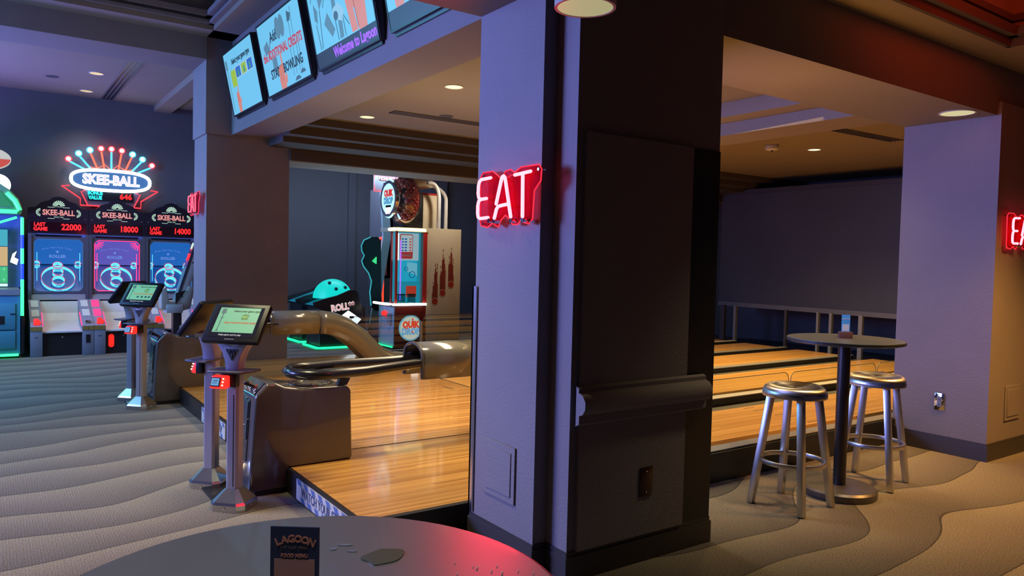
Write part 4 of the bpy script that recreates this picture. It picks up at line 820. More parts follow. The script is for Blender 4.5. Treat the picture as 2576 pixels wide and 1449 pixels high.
G().tube([(x,-0.06,z) for x,z in ov], 0.026, 8, closed=True).build('oval_tube', nw, r, smooth=True)
G().text('SKEE-BALL', 0.215, (0.0,-0.065,2.765), off=0.010, sx=0.84).build('letter_glow', nw, r)
G().text('SKEE-BALL', 0.205, (0.0,-0.075,2.768), off=-0.001, sx=0.865).build('lettering', nv, r)
for k in range(9):
    a = math.radians(-50+k*12.5); rr = (0.62, 0.30)
    bx, bz = 0.40*math.sin(a*0.95)*1.25, 2.90+0.045*math.cos(a*1.4)
    ex, ez = [(-0.619,3.073),(-0.475,3.175),(-0.315,3.245),(-0.152,3.285),(0.0,3.292),(0.155,3.28),(0.318,3.235),(0.470,3.165),(0.617,3.072)][k]
    col = (nb,nb,lo_,lo_,nb,lo_,lo_,nb,nb)[k]; ball = (br,bb,bb,br,br,br,bb,bb,br)[k]
    G().cyl((bx,-0.05,bz),(ex*0.985,-0.05,ez-0.035),0.014,8).build('ray_tube', col, r, smooth=True)
    bl = G().sphere((ex,-0.06,ez),0.036,14,8).build('ball_lamp', ball, r, smooth=True)
    G().ring(0.037,0.050,-0.07,-0.04,18,'y',(ex,ez)).build('ball_collar', (nr,nb,nb,nr,nr,nr,nb,nb,nr)[k], bl)
zz = G()
for sx in (-1,1): zz.tube([(sx*0.34,-0.05,2.98),(sx*0.24,-0.05,2.955),(sx*0.15,-0.05,2.985),(sx*0.10,-0.05,3.03),(sx*0.02,-0.05,2.955)], 0.006, 6)
zz.build('zigzag_tube', lo_, r)
bn = [(-0.40,2.63),(-0.42,2.585),(-0.35,2.54),(-0.45,2.52),(-0.45,2.335),(0.45,2.335),(0.45,2.52),(0.35,2.54),(0.42,2.585),(0.40,2.63)]
G().prism([(-0.38,2.64),(-0.44,2.50),(-0.35,2.335),(0.35,2.335),(0.44,2.50),(0.38,2.64)], -0.03, -0.01, 'y').build('banner_panel', mat('banner', (0.16,0.13,0.18), 0.5), r)
for sx in (-1,1):
    G().tube([(sx*0.60,-0.045,2.645),(sx*0.715,-0.045,2.635),(sx*0.45,-0.045,2.445),(sx*0.45,-0.045,2.335),(sx*0.13,-0.045,2.335)], 0.009, 6).build('banner_tube', nr, r, smooth=True)
    G().tube([(sx*0.38,-0.045,2.63),(sx*0.385,-0.045,2.58),(sx*0.44,-0.045,2.56),(sx*0.345,-0.045,2.345)], 0.007, 6).build('banner_inner_tube', nr, r, smooth=True)
G().tube([(-0.38,-0.045,2.63),(-0.13,-0.045,2.625),(0.0,-0.045,2.60),(0.13,-0.045,2.625),(0.38,-0.045,2.63)], 0.007, 6).build('banner_top_tube', nr, r, smooth=True)
G().box((-0.34,-0.04,2.42),(0.34,-0.028,2.585)).build('score_display', M_black, r)
G().text('BONUS', 0.082, (-0.235,-0.046,2.545), off=0.004, sx=0.8).text('VALUE', 0.082, (-0.235,-0.046,2.470), off=0.004, sx=0.8).build('bonus_lettering', glow('led_cyan', (0.02,0.75,0.75), 2.0), r)
G().text('646', 0.125, (0.22,-0.046,2.505), off=0.004).build('led_digits', M_led, r)

# ------------------------------------------------------------------ green lit prize machine at the picture edge
r = thing('prize_machine', 'tall arcade machine glowing green, cut by the picture edge', 'arcade game', (-0.28, 13.0, 0), 0)
M_gteal = mat('green_shell', (0.10,0.24,0.14), 0.35, coat=0.4); gg = glow('green_tube', (0.03,1.0,0.22), 3.0); gb = glow('blue_tube', (0.01,0.06,0.9), 1.5)
G().box((-0.62,0.02,0.06),(0.64,0.9,0.92)).build('lower_cabinet', mat('teal_door', (0.05,0.22,0.30), 0.4), r)
for z0, z1 in ((0.14,0.40),(0.42,0.80)): G().box((-0.60,0.0,z0),(0.58,0.03,z1)).build('door_panel', mat('teal_panel', (0.06,0.26,0.34), 0.35), r, bevel=0.004)
G().cyl((-0.6,0.0,0.05),(0.62,0.0,0.05),0.018,8).build('floor_tube', gg, r, smooth=True)
G().box((0.36,-0.006,0.50),(0.45,0.004,0.62)).build('ticket_slot', M_black, r); G().box((0.52,-0.006,0.64),(0.585,0.004,0.655)).build('coin_slot', M_black, r)
G().box((-0.62,0.10,0.0),(0.64,0.9,0.06)).build('plinth', M_black, r)
G().box((-0.62,0.0,0.92),(0.64,0.9,1.0)).build('sill', mat('sill_grey', (0.15,0.18,0.18), 0.4), r)
G().box((-0.62,0.85,1.0),(0.70,0.9,2.1)).build('back_panel', mat('machine_blue', (0.05,0.14,0.35), 0.5), r)
for z0, z1, m in ((1.02,1.06,glow('strip_white', (0.6,1.0,0.9), 1.2)),(1.07,1.32,glow('picture_green', (0.05,0.55,0.18), 0.9)),(1.33,1.62,glow('picture_sand', (0.75,0.50,0.18), 0.8)),(1.63,1.88,glow('picture_teal', (0.06,0.50,0.60), 0.8))):
    G().box((-0.62,0.70,z0),(0.50,0.72,z1)).build('target_picture', m, r)
for z, m in ((1.20,glow('picture_mint', (0.25,0.9,0.5), 0.9)),(1.47,glow('picture_brown', (0.20,0.13,0.05), 0.8)),(1.75,glow('picture_line', (0.02,0.18,0.22), 0.8))):
    G().ring(0.075,0.092,0.685,0.70,20,'y',(0.28,z)).build('target_circle', m, r)
G().text('4', 0.07, (0.45,0.692,1.28)).text('4', 0.07, (0.45,0.692,1.12)).build('target_number', glow('picture_mint', (0.25,0.9,0.5), 0.9), r)
for z0, z1, m in ((0.62,1.02,gg),(1.02,1.15,gg),(1.15,1.38,gb),(1.38,1.60,gg),(1.60,1.80,gb),(1.80,2.05,gg)):
    G().cyl((0.665,0.02,z0),(0.665,0.02,z1),0.022,10).build('corner_tube', m, r, smooth=True)
G().cyl((0.665,0.06,0.06),(0.665,0.06,0.62),0.03,10).build('corner_post', M_black, r, smooth=True)
dome = [(-0.62,2.10),(0.66,2.10),(0.67,2.18),(0.62,2.32),(0.52,2.44),(0.38,2.54),(0.2,2.61),(0.0,2.64),(-0.62,2.64)]
G().prism(dome, 0.05, 0.9, 'y').build('arched_head', M_gteal, r, bevel=0.02)
G().tube([(-0.6,0.04,2.13),(0.60,0.04,2.13),(0.635,0.04,2.16),(0.58,0.04,2.29),(0.48,0.04,2.40)], 0.03, 8).build('head_tube', gg, r, smooth=True)
G().tube([(-0.6,0.03,1.98),(0.0,0.03,1.94),(0.40,0.03,1.97),(0.60,0.03,2.05)], 0.018, 8).build('swag_tube', gg, r, smooth=True)
G().box((-0.5,0.035,2.22),(0.36,0.05,2.46)).build('head_display', glow('head_blue', (0.04,0.42,0.60), 0.8), r)
G().prism([(0.40,2.20),(0.56,2.20),(0.40,2.42)], 0.035, 0.05, 'y').build('fan_panel', glow('fan_green', (0.01,0.30,0.10), 0.8), r)
G().sphere((0.38,0.22,2.52),0.155,20,12).build('globe_lamp', glow('globe_white', (0.75,0.92,1.0), 1.6), r, smooth=True)
tp = G().prism([(0.20+0.34*math.cos(a),2.90+0.17*math.sin(a)) for a in [2*PI*k/32 for k in range(32)]], 0.30, 0.42, 'y').build('oval_topper', glow('topper_white', (0.75,0.75,0.72), 0.7), r)
G().prism([(0.20+0.33*math.cos(a),2.90+0.16*math.sin(a)) for a in [PI+PI*k/16 for k in range(17)]], 0.29, 0.30, 'y').build('topper_red', glow('topper_red', (0.7,0.08,0.03), 0.8), tp)
G().prism([(0.12,2.85),(0.36,2.85),(0.38,2.92),(0.28,2.95),(0.14,2.93)], 0.285, 0.29, 'y').build('topper_green', glow('topper_green', (0.15,0.5,0.05), 0.9), tp)
G().cyl((0.1,0.36,2.6),(0.1,0.36,2.75),0.04,10).build('topper_stem', M_steel, r)
G().prism([(0.52,1.40),(0.60,1.36),(0.62,1.44),(0.57,1.47),(0.60,1.56),(0.55,1.52)], 0.05, 0.10, 'y').build('side_emblem', glow('emblem_white', (0.7,0.9,1.0), 3.0), r)

# ------------------------------------------------------------------ slanted white ticket kiosk
r = thing('ticket_kiosk', 'slanted white score panel on a black post beside the far pillar', 'kiosk', (2.13, 11.45, 0), 0)
T = Matrix.Translation((0.0,0,0.80)) @ Matrix.Rotation(math.radians(17), 4, 'Y')
bd = G(T).box((0.02,-0.05,0.05),(0.115,0.12,1.11)).build('panel_body', M_white, r, bevel=0.006)
G(T).box((-0.012,-0.055,0.10),(0.022,0.125,1.08)).build('panel_face', mat('kiosk_face', (0.05,0.06,0.10), 0.15, coat=0.6), r)
G(T).box((-0.016,-0.052,0.10),(-0.010,0.12,0.62)).build('blue_screen', glow('kiosk_blue', (0.04,0.20,0.42), 0.7), r)
G(T).text('70%', 0.13, (-0.018,0.03,0.76), M2=Matrix.Rotation(-PI/2, 4, 'Z') @ Matrix.Rotation(PI/2, 4, 'X'), off=0.006, sx=0.8).build('led_digits', M_led, r)
G(T).cyl((-0.018,0.03,0.93),(-0.010,0.03,0.93),0.05,10).build('sunburst_mark', glow('logo_mint', (0.62,0.92,0.74), 0.95), r)
for z in (0.2,0.7): G(T).cyl((0.055,-0.056,z),(0.055,-0.048,z),0.012,8).build('bolt', M_black, r)
G().prism([(-0.16,0.80),(0.02,0.74),(0.22,0.80),(0.27,1.10),(0.20,1.12),(0.10,0.92),(-0.06,0.90),(-0.10,1.12),(-0.17,1.05)], -0.08, 0.14, 'y').build('lower_housing', mat('kiosk_beige', (0.50,0.44,0.36), 0.45), r, bevel=0.01)
G().box((-0.10,-0.09,0.74),(0.12,0.12,0.86)).build('lower_lip', M_white, r, bevel=0.01)
G().prism([(0.02,0.86),(0.16,1.06),(0.02,1.02)], -0.085, -0.075, 'y').build('dark_opening', M_black, r)
G().prism([(0.0,0.0),(0.11,0.0),(0.11,0.76),(0.0,0.76)], -0.04, 0.10, 'y').build('post', M_dmetal, r)
G().box((-0.12,-0.14,0.0),(0.2,0.2,0.02)).build('base', M_dmetal, r)

# ------------------------------------------------------------------ red ball drop machine
r = thing('drop_machine', 'tall cream and red ball drop machine with a globe of red balls on top', 'arcade game', (5.735, 11.713, 0), 0)
dr = mat('dark_red_print', (0.16,0.012,0.010), 0.4, noise=(9,0.5)); clr = glow('logo_red', (0.80,0.03,0.02), 0.8); clb = glow('logo_blue', (0.12,0.42,0.75), 0.8)
G().box((0.60,0.0,0.04),(1.30,0.75,2.13)).build('cream_cabinet', M_cream, r, bevel=0.006)
# falling ball decals on the cream side
for k, (x, zb, zt) in enumerate(((0.775,0.83,1.62),(0.93,0.98,1.78),(1.10,1.13,1.90))):
    st = G()
    random.seed(30+k)
    for j in range(9):
        xx = x-0.058+j*0.013; h = zt-abs(j-4.5+0.8*k-1)*0.10-random.random()*0.22
        st.box((xx,-0.0035,zb),(xx+0.0115,-0.0005,max(h,zb+0.15)))
        if j % 3 == 1: st.box((xx,-0.0035,h+0.03),(xx+0.0115,-0.0005,h+0.06+0.08*random.random()))
    dc = st.build('ball_trail', mat('decal_red', (0.20,0.022,0.012), 0.45), r)
    G().prism(arc((x,zb),0.062,0,2*PI,20)[:-1], -0.006, -0.001, 'y').build('falling_ball', mat('decal_ball', (0.30,0.02,0.012), 0.3), dc)
    G().ring(0.060,0.066,-0.0062,-0.0055,24,'y',(x,zb)).build('ball_outline', M_cream, dc)
random.seed(7)
# lower cabinet with print and badge
G().box((0.0,0.0,0.04),(0.60,0.66,0.76)).build('lower_cabinet', dr, r, bevel=0.004)
lc = G().box((-0.006,0.02,0.06),(0.0,0.64,0.74)).build('front_print', mat('blue_print', (0.36,0.52,0.75), 0.4, noise=(14,0.6)), r)
G().box((-0.010,0.04,0.06),(-0.005,0.62,0.30)).box((-0.010,0.02,0.30),(-0.005,0.64,0.32)).build('door_print', mat('pale_print', (0.50,0.52,0.58), 0.4), lc)
G().box((-0.04,0.10,0.42),(-0.006,0.24,0.62)).build('ticket_door', M_post, lc)
G().prism([(0.26,0.55),(0.42,0.57),(0.46,0.62),(0.38,0.66),(0.27,0.64)], -0.05, -0.006, 'x').build('card_reader', glow('reader_red', (1.0,0.03,0.02), 1.15), r, bevel=0.005)
G().text('BONK', 0.12, (-0.012,0.48,0.40), M2=Matrix.Rotation(-PI/2, 4, 'Z') @ Matrix.Rotation(PI/2, 4, 'X'), off=0.004, sx=0.8).build('front_lettering', M_white, lc)
bg = G().prism(arc((0.30,0.37),0.225,0,2*PI,36)[:-1], -0.014, -0.002, 'y').build('badge', glow('badge_cyan', (0.14,0.45,0.62), 0.8), r)
G().prism(arc((0.30,0.37),0.200,0,2*PI,36)[:-1], -0.016, -0.013, 'y').build('badge_field', glow('badge_cream', (0.62,0.66,0.56), 0.8), bg)
G().text('QUIK', 0.150, (0.30,-0.019,0.425), off=0.010, sx=0.86).build('badge_lettering', clr, bg)
G().text('DROP', 0.150, (0.30,-0.019,0.305), off=0.010, sx=0.86).build('badge_lettering', clb, bg)
G().prism(arc((0.335,0.525),0.017,0,2*PI,14)[:-1], -0.020, -0.015, 'y').box((0.329,-0.019,0.46),(0.341,-0.015,0.52)).prism(arc((0.335,0.30),0.017,0,2*PI,14)[:-1], -0.022, -0.015, 'y').build('badge_dots', clr, bg)
G().box((-0.02,0.04,0.0),(0.62,0.62,0.04)).build('plinth', M_black, r)
G().cyl((-0.05,-0.01,0.05),(-0.05,0.64,0.05),0.014,8).build('floor_tube', glow('green_floor', (0.01,0.85,0.30), 2.0), r, smooth=True)
ct = glow('counter_light', (1.0,0.93,0.78), 4.0)
G().prism([(-0.09,-0.03),(0.585,-0.03),(0.585,0.0),(0.62,0.0),(0.62,0.68),(-0.09,0.68)], 0.765, 0.785).build('counter', M_white, r)
G().tube([(-0.09,0.68,0.785),(-0.10,0.30,0.785),(-0.07,-0.02,0.785),(0.0,-0.045,0.785),(0.58,-0.045,0.785)], 0.022, 8).build('counter_tube', ct, r, smooth=True)
G().lathe([(0.06,0.0),(0.055,0.02),(0.03,0.035),(0.0,0.035)], 16, (0.02,0.14,0.79)).build('push_button', mat('button_red', (0.5,0.01,0.02), 0.2, coat=0.6), r, smooth=True)
# glazed drop chamber
M_cham = glass('chamber_glass', (0.80,0.93,0.95), 0.07)
G().box((0.0,0.0,0.79),(0.035,0.035,2.06)).build('corner_frame', M_red, r); G().box((0.53,-0.012,0.79),(0.60,0.03,2.09)).build('corner_frame', M_red, r); G().box((0.0,0.185,0.79),(0.03,0.215,2.06)).build('corner_frame', M_red, r)
G().box((0.03,0.20,0.79),(0.58,0.22,2.06)).build('chamber_back', glow('chamber_blue', (0.02,0.36,0.50), 0.75), r)
G().box((0.045,0.10,1.55),(0.10,0.12,2.02)).build('white_tube_light', glow('tube_white', (0.8,0.9,1.0), 3.5), r)
G().cyl((0.12,0.06,0.85),(0.12,0.06,1.9),0.010,8).build('violet_tube', glow('tube_violet', (0.45,0.10,1.0), 2.0), r)
pc = G().box((0.10,0.16,1.55),(0.52,0.17,2.03)).build('score_card', glow('card_pale', (0.62,0.68,0.74), 0.75), r)
G().prism(rrect(0.15,1.58,0.40,2.01,0.03), 0.152, 0.158, 'y').build('score_card_frame', glow('card_red', (0.70,0.04,0.04), 0.7), pc)
G().prism(rrect(0.165,1.70,0.385,1.995,0.02), 0.146, 0.151, 'y').build('score_card_field', glow('card_pale2', (0.75,0.75,0.75), 0.75), pc)
ta, tb_ = G(), G()
for k in range(5):
    z = 1.925-k*0.05; tb_.box((0.18,0.143,z-0.013),(0.215,0.1455,z+0.013)).box((0.235,0.143,z-0.013),(0.28,0.1455,z+0.013)); ta.text('%d0' % (k+1), 0.045, (0.345,0.144,z), off=0.002)
ta.build('score_numbers', clr, pc); tb_.build('score_marks', glow('mark_blue', (0.02,0.15,0.5), 0.8), pc)
G().text('10 WINS', 0.05, (0.275,0.145,1.635), off=0.002).build('score_words', M_white, pc)
G().box((0.08,0.17,1.18),(0.50,0.18,1.56)).build('blue_screen', glow('screen_aqua', (0.02,0.45,0.65), 0.9), r)
G().prism([(0.30,1.36),(0.50,1.28),(0.50,1.50),(0.30,1.52)], 0.164, 0.169, 'y').build('screen_highlight', glow('screen_pale', (0.25,0.62,0.78), 0.8), r)
G().ring(0.05,0.06,0.158,0.163,20,'y',(0.40,1.30)).build('screen_circle', M_navy, r); G().ring(0.03,0.038,0.158,0.163,20,'y',(0.28,1.40)).build('screen_circle', M_navy, r)
G().box((0.30,0.185,0.90),(0.50,0.195,1.10)).build('red_notice', glow('notice_red', (0.75,0.05,0.02), 0.8), r)
for x in (0.12,0.32):
    b_ = G().ring(0.070,0.075,0.80,0.95,20,'z',(x+0.04,0.10)).build('catch_bucket', glass('bucket', (0.55,0.8,0.8), 0.10), r); G().ring(0.073,0.083,0.945,0.96,20,'z',(x+0.04,0.10)).build('bucket_rim', M_black, b_)
G().box((0.04,-0.002,0.79),(0.53,0.002,2.05)).build('side_pane', M_cham, r); G().box((-0.002,0.035,0.79),(0.002,0.185,2.05)).build('front_pane', M_cham, r)
G().tube([(-0.02,0.24,2.085),(-0.03,0.0,2.085),(0.02,-0.03,2.085),(0.55,-0.03,2.085)], 0.026, 8).build('head_tube', glow('head_warm', (1.0,0.80,0.35), 4.0), r, smooth=True)
G().box((-0.02,-0.02,2.05),(0.62,0.60,2.12)).build('head_slab', M_cream, r)
# head: black housing, globe with balls, lit disc
G().prism([(0.22,2.12),(0.60,2.12),(0.60,2.70),(0.36,3.00),(0.22,3.00)], 0.16, 0.60, 'y').build('head_housing', M_black, r, bevel=0.01)
for x, z in ((0.44,2.66),(0.45,2.45),(0.44,2.28)): G().cyl((x+0.08,0.150,z),(x+0.08,0.165,z),0.016,8).build('bolt', M_chrome, r)
gc = (0.16,0.08,2.60)
G().sphere(gc,0.36,24,14,(0.85,1,1.22)).build('globe', glass('globe_clear', (0.95,0.88,0.88), 0.16), r, smooth=True)
bm_ = mat('red_ball', (0.42,0.05,0.035), 0.25, coat=0.5)
bme = None
for k in range(150):
    zf = 1-2*(k+0.5)/150; a = k*2.399963; rr = math.sqrt(1-zf*zf)
    q = (gc[0]+0.225*rr*math.cos(a), gc[1]+0.285*rr*math.sin(a), gc[2]+0.365*zf)
    if q[0] < gc[0]-0.10: continue
    if bme is None: o = G().sphere((0,0,0),0.046,12,8).build('ball', bm_, r, smooth=True); bme = o.data
    else: o = bpy.data.objects.new('ball', bme); COL.objects.link(o); o.parent = r
    o.location = q
G().ring(0.26,0.31,-0.15,-0.09,36,'x',(0.04,2.60)).build('disc_ring', mat('ring_silver', (0.6,0.55,0.6), 0.15, 0.8), r, smooth=40)
ds = G().prism([(0.04+0.265*math.cos(a),2.60+0.33*math.sin(a)) for a in [2*PI*k/36 for k in range(36)]], -0.14, -0.11, 'x').build('lit_disc', glow('disc_cyan', (0.42,0.80,0.95), 1.4), r)
TX = Matrix.Rotation(-PI/2, 4, 'Z') @ Matrix.Rotation(PI/2, 4, 'X')
G().text('QUIK', 0.145, (-0.145,0.04,2.69), M2=TX, off=0.012, sx=0.9).build('disc_lettering', clr, ds); G().text('DROP', 0.145, (-0.145,0.04,2.56), M2=TX, off=0.012, sx=0.9).build('disc_lettering', clb, ds)
G().box((-0.146,-0.06,2.45),(-0.14,0.14,2.49)).build('display_hood', M_black, ds)
G().box((-0.15,-0.05,2.34),(-0.14,0.13,2.45)).build('disc_display', glow('disp_white', (0.9,0.95,1.0), 2.0), ds)
# white return rails
for x, y in ((0.86,0.06),(1.14,0.30)):
    G().tube([(0.62,y,2.93),(0.70,y,2.93)]+[(0.70+(x-0.70)*math.sin(a),y,2.93-0.28*(1-math.cos(a))) for a in [PI/2*k/8 for k in range(1,9)]]+[(x,y,2.13)], 0.035, 8).build('return_rail', M_white, r, smooth=True)
G().box((0.30,0.20,2.86),(0.80,0.66,3.0)).build('rail_housing', M_cream, r, bevel=0.01)
G().box((0.60,0.30,2.13),(0.95,0.70,2.76)).build('rear_box', M_cream, r); G().box((0.60,0.295,2.74),(0.95,0.70,2.77)).build('rear_trim', M_red, r)

# ------------------------------------------------------------------ ball rolling games with glowing half balls
def roll_game(u, v, label, full=True):
    r = thing('roll_game', label, 'arcade game', (u, v, 0), 0, 'ball rolling games beyond the lanes')
    sd = [(0.0,0.05),(0.0,0.70),(-0.10,0.72),(-0.12,0.80),(0.05,0.86),(0.30,0.92),(0.52,1.01),(0.62,1.02),(0.68,0.97),(0.80,0.52),(0.86,0.05)]
    G().prism(sd, 0.0, 0.05, 'y').build('side_panel', M_black, r, bevel=0.006)
    G().prism(sd, 0.62, 0.67, 'y').build('side_panel', M_black, r, bevel=0.006)
    G().box((0.0,0.05,0.05),(0.84,0.62,0.72)).build('body', mat('roll_body', (0.02,0.02,0.022), 0.35), r)
    G().prism([(-0.06,0.74),(0.55,0.96),(0.70,0.74)], 0.05, 0.62, 'y').build('alley_top', mat('roll_teal', (0.02,0.30,0.30), 0.4), r)
    if full: dm = G().sphere((0.36,0.38,0.86),0.34,24,10,(1,1,0.98),0,PI/2).build('half_ball', glow('ball_teal', (0.0,0.72,0.66), 0.95), r, smooth=True)
    for a, e in () if not full else ((-2.2,0.9),(-1.75,0.52),(-1.1,0.6)):
        p = Vector((0.36+0.345*math.cos(a)*math.cos(e),0.38+0.345*math.sin(a)*math.cos(e),0.86+0.34*math.sin(e)))
        G().sphere(p,0.032,10,6).build('finger_hole', mat('hole_dark', (0.005,0.06,0.06), 0.5), dm, smooth=True)
    G().text('ROLL**', 0.155, (0.40,-0.008,0.72), M2=Matrix.Rotation(-0.14, 4, 'Y') @ Matrix.Rotation(PI/2, 4, 'X'), off=0.010, sx=0.86).build('lettering', glow('roll_white', (0.85,0.75,0.75), 1.0), r)
    G().text('ROLL**', 0.155, (0.40,-0.012,0.72), M2=Matrix.Rotation(-0.14, 4, 'Y') @ Matrix.Rotation(PI/2, 4, 'X'), off=-0.001, sx=0.86).build('lettering_core', glow('roll_pink', (0.75,0.22,0.25), 0.9), r)
    G().prism([(0.36,0.56),(0.50,0.66),(0.74,0.50),(0.62,0.38)], -0.010, -0.001, 'y').build('white_panel', glow('roll_panel', (0.85,0.95,1.0), 1.2), r)
    G().box((0.52,-0.014,0.52),(0.60,-0.009,0.56)).build('panel_mark', M_black, r)
    G().box((-0.02,0.02,0.0),(0.84,0.65,0.05)).build('plinth', M_black, r)
    G().tube([(-0.06,0.66,0.03),(-0.06,-0.02,0.03),(0.02,-0.05,0.03),(0.62,-0.05,0.03)], 0.020, 8).build('floor_tube', glow('green_floor', (0.01,0.85,0.30), 2.0), r, smooth=True)
    G().cyl((0.16,-0.002,0.28),(0.16,0.002,0.28),0.03,10).build('emblem', M_post, r)
    return r
roll_game(4.60, 12.24, 'black ball rolling game with pink and white lettering and glowing teal half ball')
roll_game(4.64, 13.26, 'farther ball rolling game showing only its teal side behind the other', False)

# ------------------------------------------------------------------ tall board game machine behind the drop machine
r = thing('board_game_machine', 'tall machine with wavy cut out panels and red framed sign behind the drop machine', 'arcade game', (5.77, 13.3, 0), 0)
wv = lambda s: [(-0.02,0.70),(-0.05,0.95),(-0.02,1.15),(-0.08,1.30),(-0.18,1.42),(-0.22,1.52),(-0.17,1.62),(-0.22,1.70),(-0.23,1.80),(-0.18,1.90),(-0.05,1.96),(0.10,1.97),(0.16,1.90),(0.20,0.60),(0.08,0.60)]
cy = glow('edge_cyan', (0.05,0.45,0.55), 0.8)
p_ = G().prism(wv(1), -0.55, -0.50, 'y').build('wavy_panel', M_black, r); G().tube([(x,-0.56,z) for x,z in wv(1)[:11]], 0.012, 6).build('panel_edge', cy, p_, smooth=True)
w2_ = [(x+0.36,z+0.02) for x,z in wv(1)]
p_ = G().prism(w2_, -0.25, -0.20, 'y').build('wavy_panel', M_white, r); G().tube([(x+0.03,-0.27,z) for x,z in w2_[:11]], 0.022, 6).build('panel_edge', glow('edge_red', (1.0,0.05,0.02), 1.6), p_, smooth=True)
G().prism([(0.06,0.35),(0.20,0.40),(0.46,2.0),(0.36,3.0),(0.22,3.0),(0.30,2.0)], -0.36, -0.30, 'y').build('leaning_side', mat('pale_teal', (0.35,0.45,0.46), 0.4), r)
G().prism([(0.34,1.2),(0.60,1.2),(0.60,2.9),(0.40,2.9)], -0.30, -0.26, 'y').build('cabinet_face', mat('pink_face', (0.40,0.16,0.18), 0.4), r)
G().box((0.36,-0.30,0.06),(1.0,0.40,2.9)).build('cabinet', M_wall, r)
G().box((0.30,-0.33,1.25),(0.40,-0.31,1.48)).build('small_sign', mat('sign_red', (0.45,0.04,0.05), 0.4), r)
G().box((0.0,-0.6,0.0),(1.0,0.4,0.06)).build('plinth', M_black, r)
G().prism([(-0.02,1.52),(0.06,1.47),(0.06,1.60)], -0.60, -0.565, 'y').build('green_lamp', glow('lamp_green', (0.05,0.75,0.25), 1.0), r)
sg = G().box((0.08,-0.42,2.84),(0.60,-0.36,3.12)).build('top_sign', mat('sign_pale', (0.35,0.35,0.36), 0.4), r)
G().tube([(0.60,-0.44,3.13),(0.06,-0.44,3.13),(0.06,-0.44,2.82),(0.24,-0.44,2.82)], 0.014, 8).build('sign_tube', glow('sign_tube_red', (1.0,0.05,0.06), 3.0), sg, smooth=True)
G().box((0.16,-0.426,3.02),(0.54,-0.42,3.10)).build('sign_bar', mat('sign_bar_red', (0.35,0.06,0.06), 0.4), sg)
G().text('MONOPOLY', 0.085, (0.35,-0.43,3.06), off=0.003, sx=0.82).build('sign_lettering', mat('sign_white', (0.7,0.68,0.68), 0.4), sg)
G().text('ROLL', 0.11, (0.38,-0.43,2.94), off=0.003).build('sign_lettering', M_black, sg)
G().sphere((0.57,-0.44,3.07),0.03,10,6).build('sign_lamp', glow('sign_tube_red', (1.0,0.05,0.06), 3.0), sg); G().sphere((0.64,-0.42,3.09),0.022,10,6).build('sign_lamp', glow('lamp_green', (0.05,0.75,0.25), 1.0), sg)

# ------------------------------------------------------------------ ceiling fittings
def downlight(u, v, z, R, col, s, label, light=None):
    t = thing('ceiling_downlight', label, 'downlight', (u, v, z), 0, 'recessed ceiling downlights')
    G().ring(R, R+0.014, -0.006, 0.0, 32).build('trim_ring', mat('lamp_trim', (0.55,0.52,0.45), 0.4), t)
    G().lathe([(R,-0.003),(R*0.8,0.004),(0.0,0.004)], 32).build('lens', glow('lens_%d_%d' % (int(s*100), int(col[2]*100)), col, s), t)
    if light:
        l = bpy.data.lights.new('downlight', 'SPOT'); l.energy = light[0]; l.color = light[1]; l.spot_size = math.radians(light[2]); l.spot_blend = 0.8; l.shadow_soft_size = R
        o = bpy.data.objects.new('downlight_beam', l); COL.objects.link(o); o.location = (u, v, z-0.03)
    return t
warm = (1.0,0.88,0.45)
downlight(3.79, 6.51, 3.31, 0.085, warm, 1.6, 'ceiling downlight nearest the centre pillar above the approach', (60,(1.0,0.80,0.5),80))
downlight(3.79, 8.60, 3.31, 0.085, warm, 1.2, 'ceiling downlight farther along above the approach', (60,(1.0,0.80,0.5),80))
downlight(5.70, 4.48, 3.31, 0.085, (0.9,0.92,0.62), 1.5, 'ceiling downlight above the lanes beside the centre pillar', (60,(1.0,0.72,0.35),130))
downlight(9.84, 6.48, 3.31, 0.085, (0.9,0.95,0.55), 1.5, 'ceiling downlight deep above the lanes near the smoke detector', (60,(1.0,0.72,0.35),130))
downlight(1.25, 12.25, 4.12, 0.085, (0.95,0.72,0.35), 0.9, 'ceiling downlight nearer of the pair above the ball ramp games', (150,(1.0,0.86,0.72),110))
downlight(1.26, 13.70, 4.12, 0.085, (0.95,0.72,0.35), 0.8, 'ceiling downlight farther of the pair above the ball ramp games', (60,(1.0,0.86,0.72),100))
downlight(6.52, 3.0, 2.895, 0.125, (0.85,0.75,0.38), 0.75, 'large ceiling downlight in the beam in front of the violet pillar')
t = thing('reflected_downlight', 'stand-in lamp for a reflected downlight at the very top before the centre pillar', 'downlight', (1.715, 2.045, 2.49), 0)  # hanging lamp and stem added in place of a reflected downlight
G().ring(0.098, 0.108, 0.0, 0.12, 40).build('can', mat('lamp_trim', (0.55,0.52,0.45), 0.4), t)
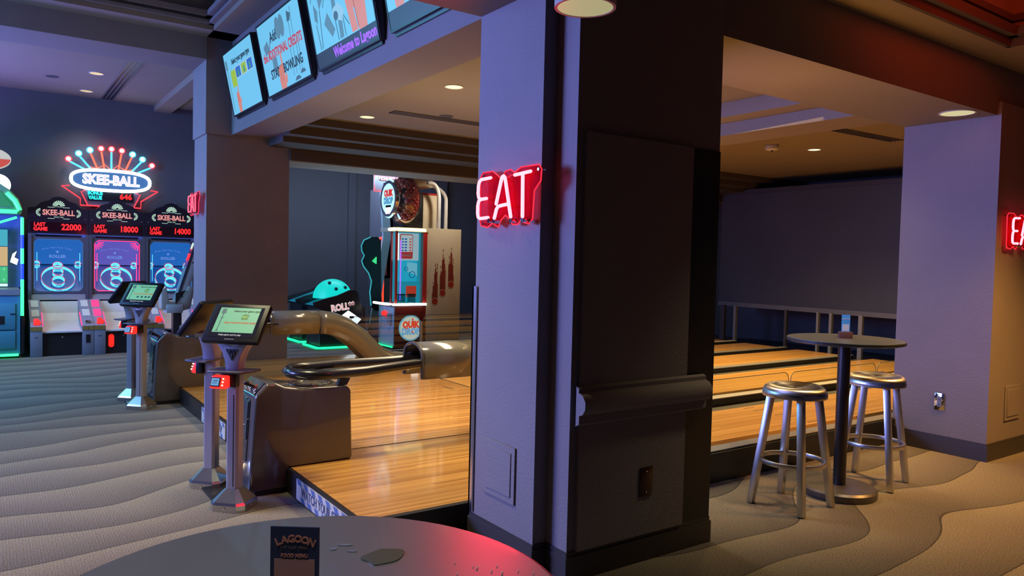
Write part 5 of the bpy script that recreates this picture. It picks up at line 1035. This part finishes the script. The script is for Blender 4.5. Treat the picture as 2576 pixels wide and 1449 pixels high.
G().lathe([(0.099,0.002),(0.075,0.055),(0.05,0.08),(0.0,0.08)], 40).build('reflector', glow('reflector', (0.62,0.58,0.30), 0.62), t, smooth=50)
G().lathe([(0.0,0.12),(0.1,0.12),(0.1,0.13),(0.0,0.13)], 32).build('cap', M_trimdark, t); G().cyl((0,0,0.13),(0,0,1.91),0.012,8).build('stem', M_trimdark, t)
def vent(u0, v0, u1, v1, z, wd, n, label):
    d = Vector((u1-u0, v1-v0, 0)); L_ = d.length; t = thing('ceiling_vent', label, 'air vent', (u0, v0, z), math.atan2(d.y, d.x), 'slot air vents in the ceilings')
    G().box((0,-wd/2,-0.004),(L_,wd/2,0.0)).build('vent_back', M_black, t)
    for k in range(n+1):
        y = -wd/2+wd*k/n; G().box((0,y-0.008,-0.012),(L_,y+0.008,-0.002)).build('slat', mat('vent_grey', (0.12,0.11,0.12), 0.5), t)
    return t
vent(3.87, 8.08, 6.2, 8.06, 3.31, 0.16, 3, 'long slot air vent in the tan ceiling above the approach')
vent(1.60, 11.02, 1.60, 14.2, 4.12, 0.17, 3, 'slot air vent between violet ceiling panels above the ball ramp games')
vent(8.6, 5.35, 9.9, 5.30, 3.31, 0.16, 3, 'slot air vent above the lanes next to the violet pillar')
t = thing('smoke_detector', 'round white smoke detector on the ceiling above the lanes', 'smoke detector', (9.07, 6.64, 3.31), 0)
G().lathe([(0.0,-0.075),(0.06,-0.075),(0.09,-0.06),(0.095,-0.02),(0.085,0.0),(0.0,0.0)], 24).build('body', M_white, t, smooth=40); G().lathe([(0.0,-0.09),(0.015,-0.088),(0.018,-0.075),(0.0,-0.075)], 12).build('sensor', M_black, t)
for u, v, z, lab in ((0.75,12.9,4.12,'thin round speaker grille in the violet ceiling'),(4.5,7.9,3.31,'small dark sprinkler plate in the tan ceiling')):
    tag(G().ring(0.07,0.085,-0.006,0.0,20,'z',(0,0)).lathe([(0.0,-0.003),(0.07,-0.003),(0.07,0.0),(0.0,0.0)],20).build('ceiling_plate', mat('plate_dark', (0.08,0.07,0.08), 0.5)), lab, 'ceiling plate').location = (u, v, z)
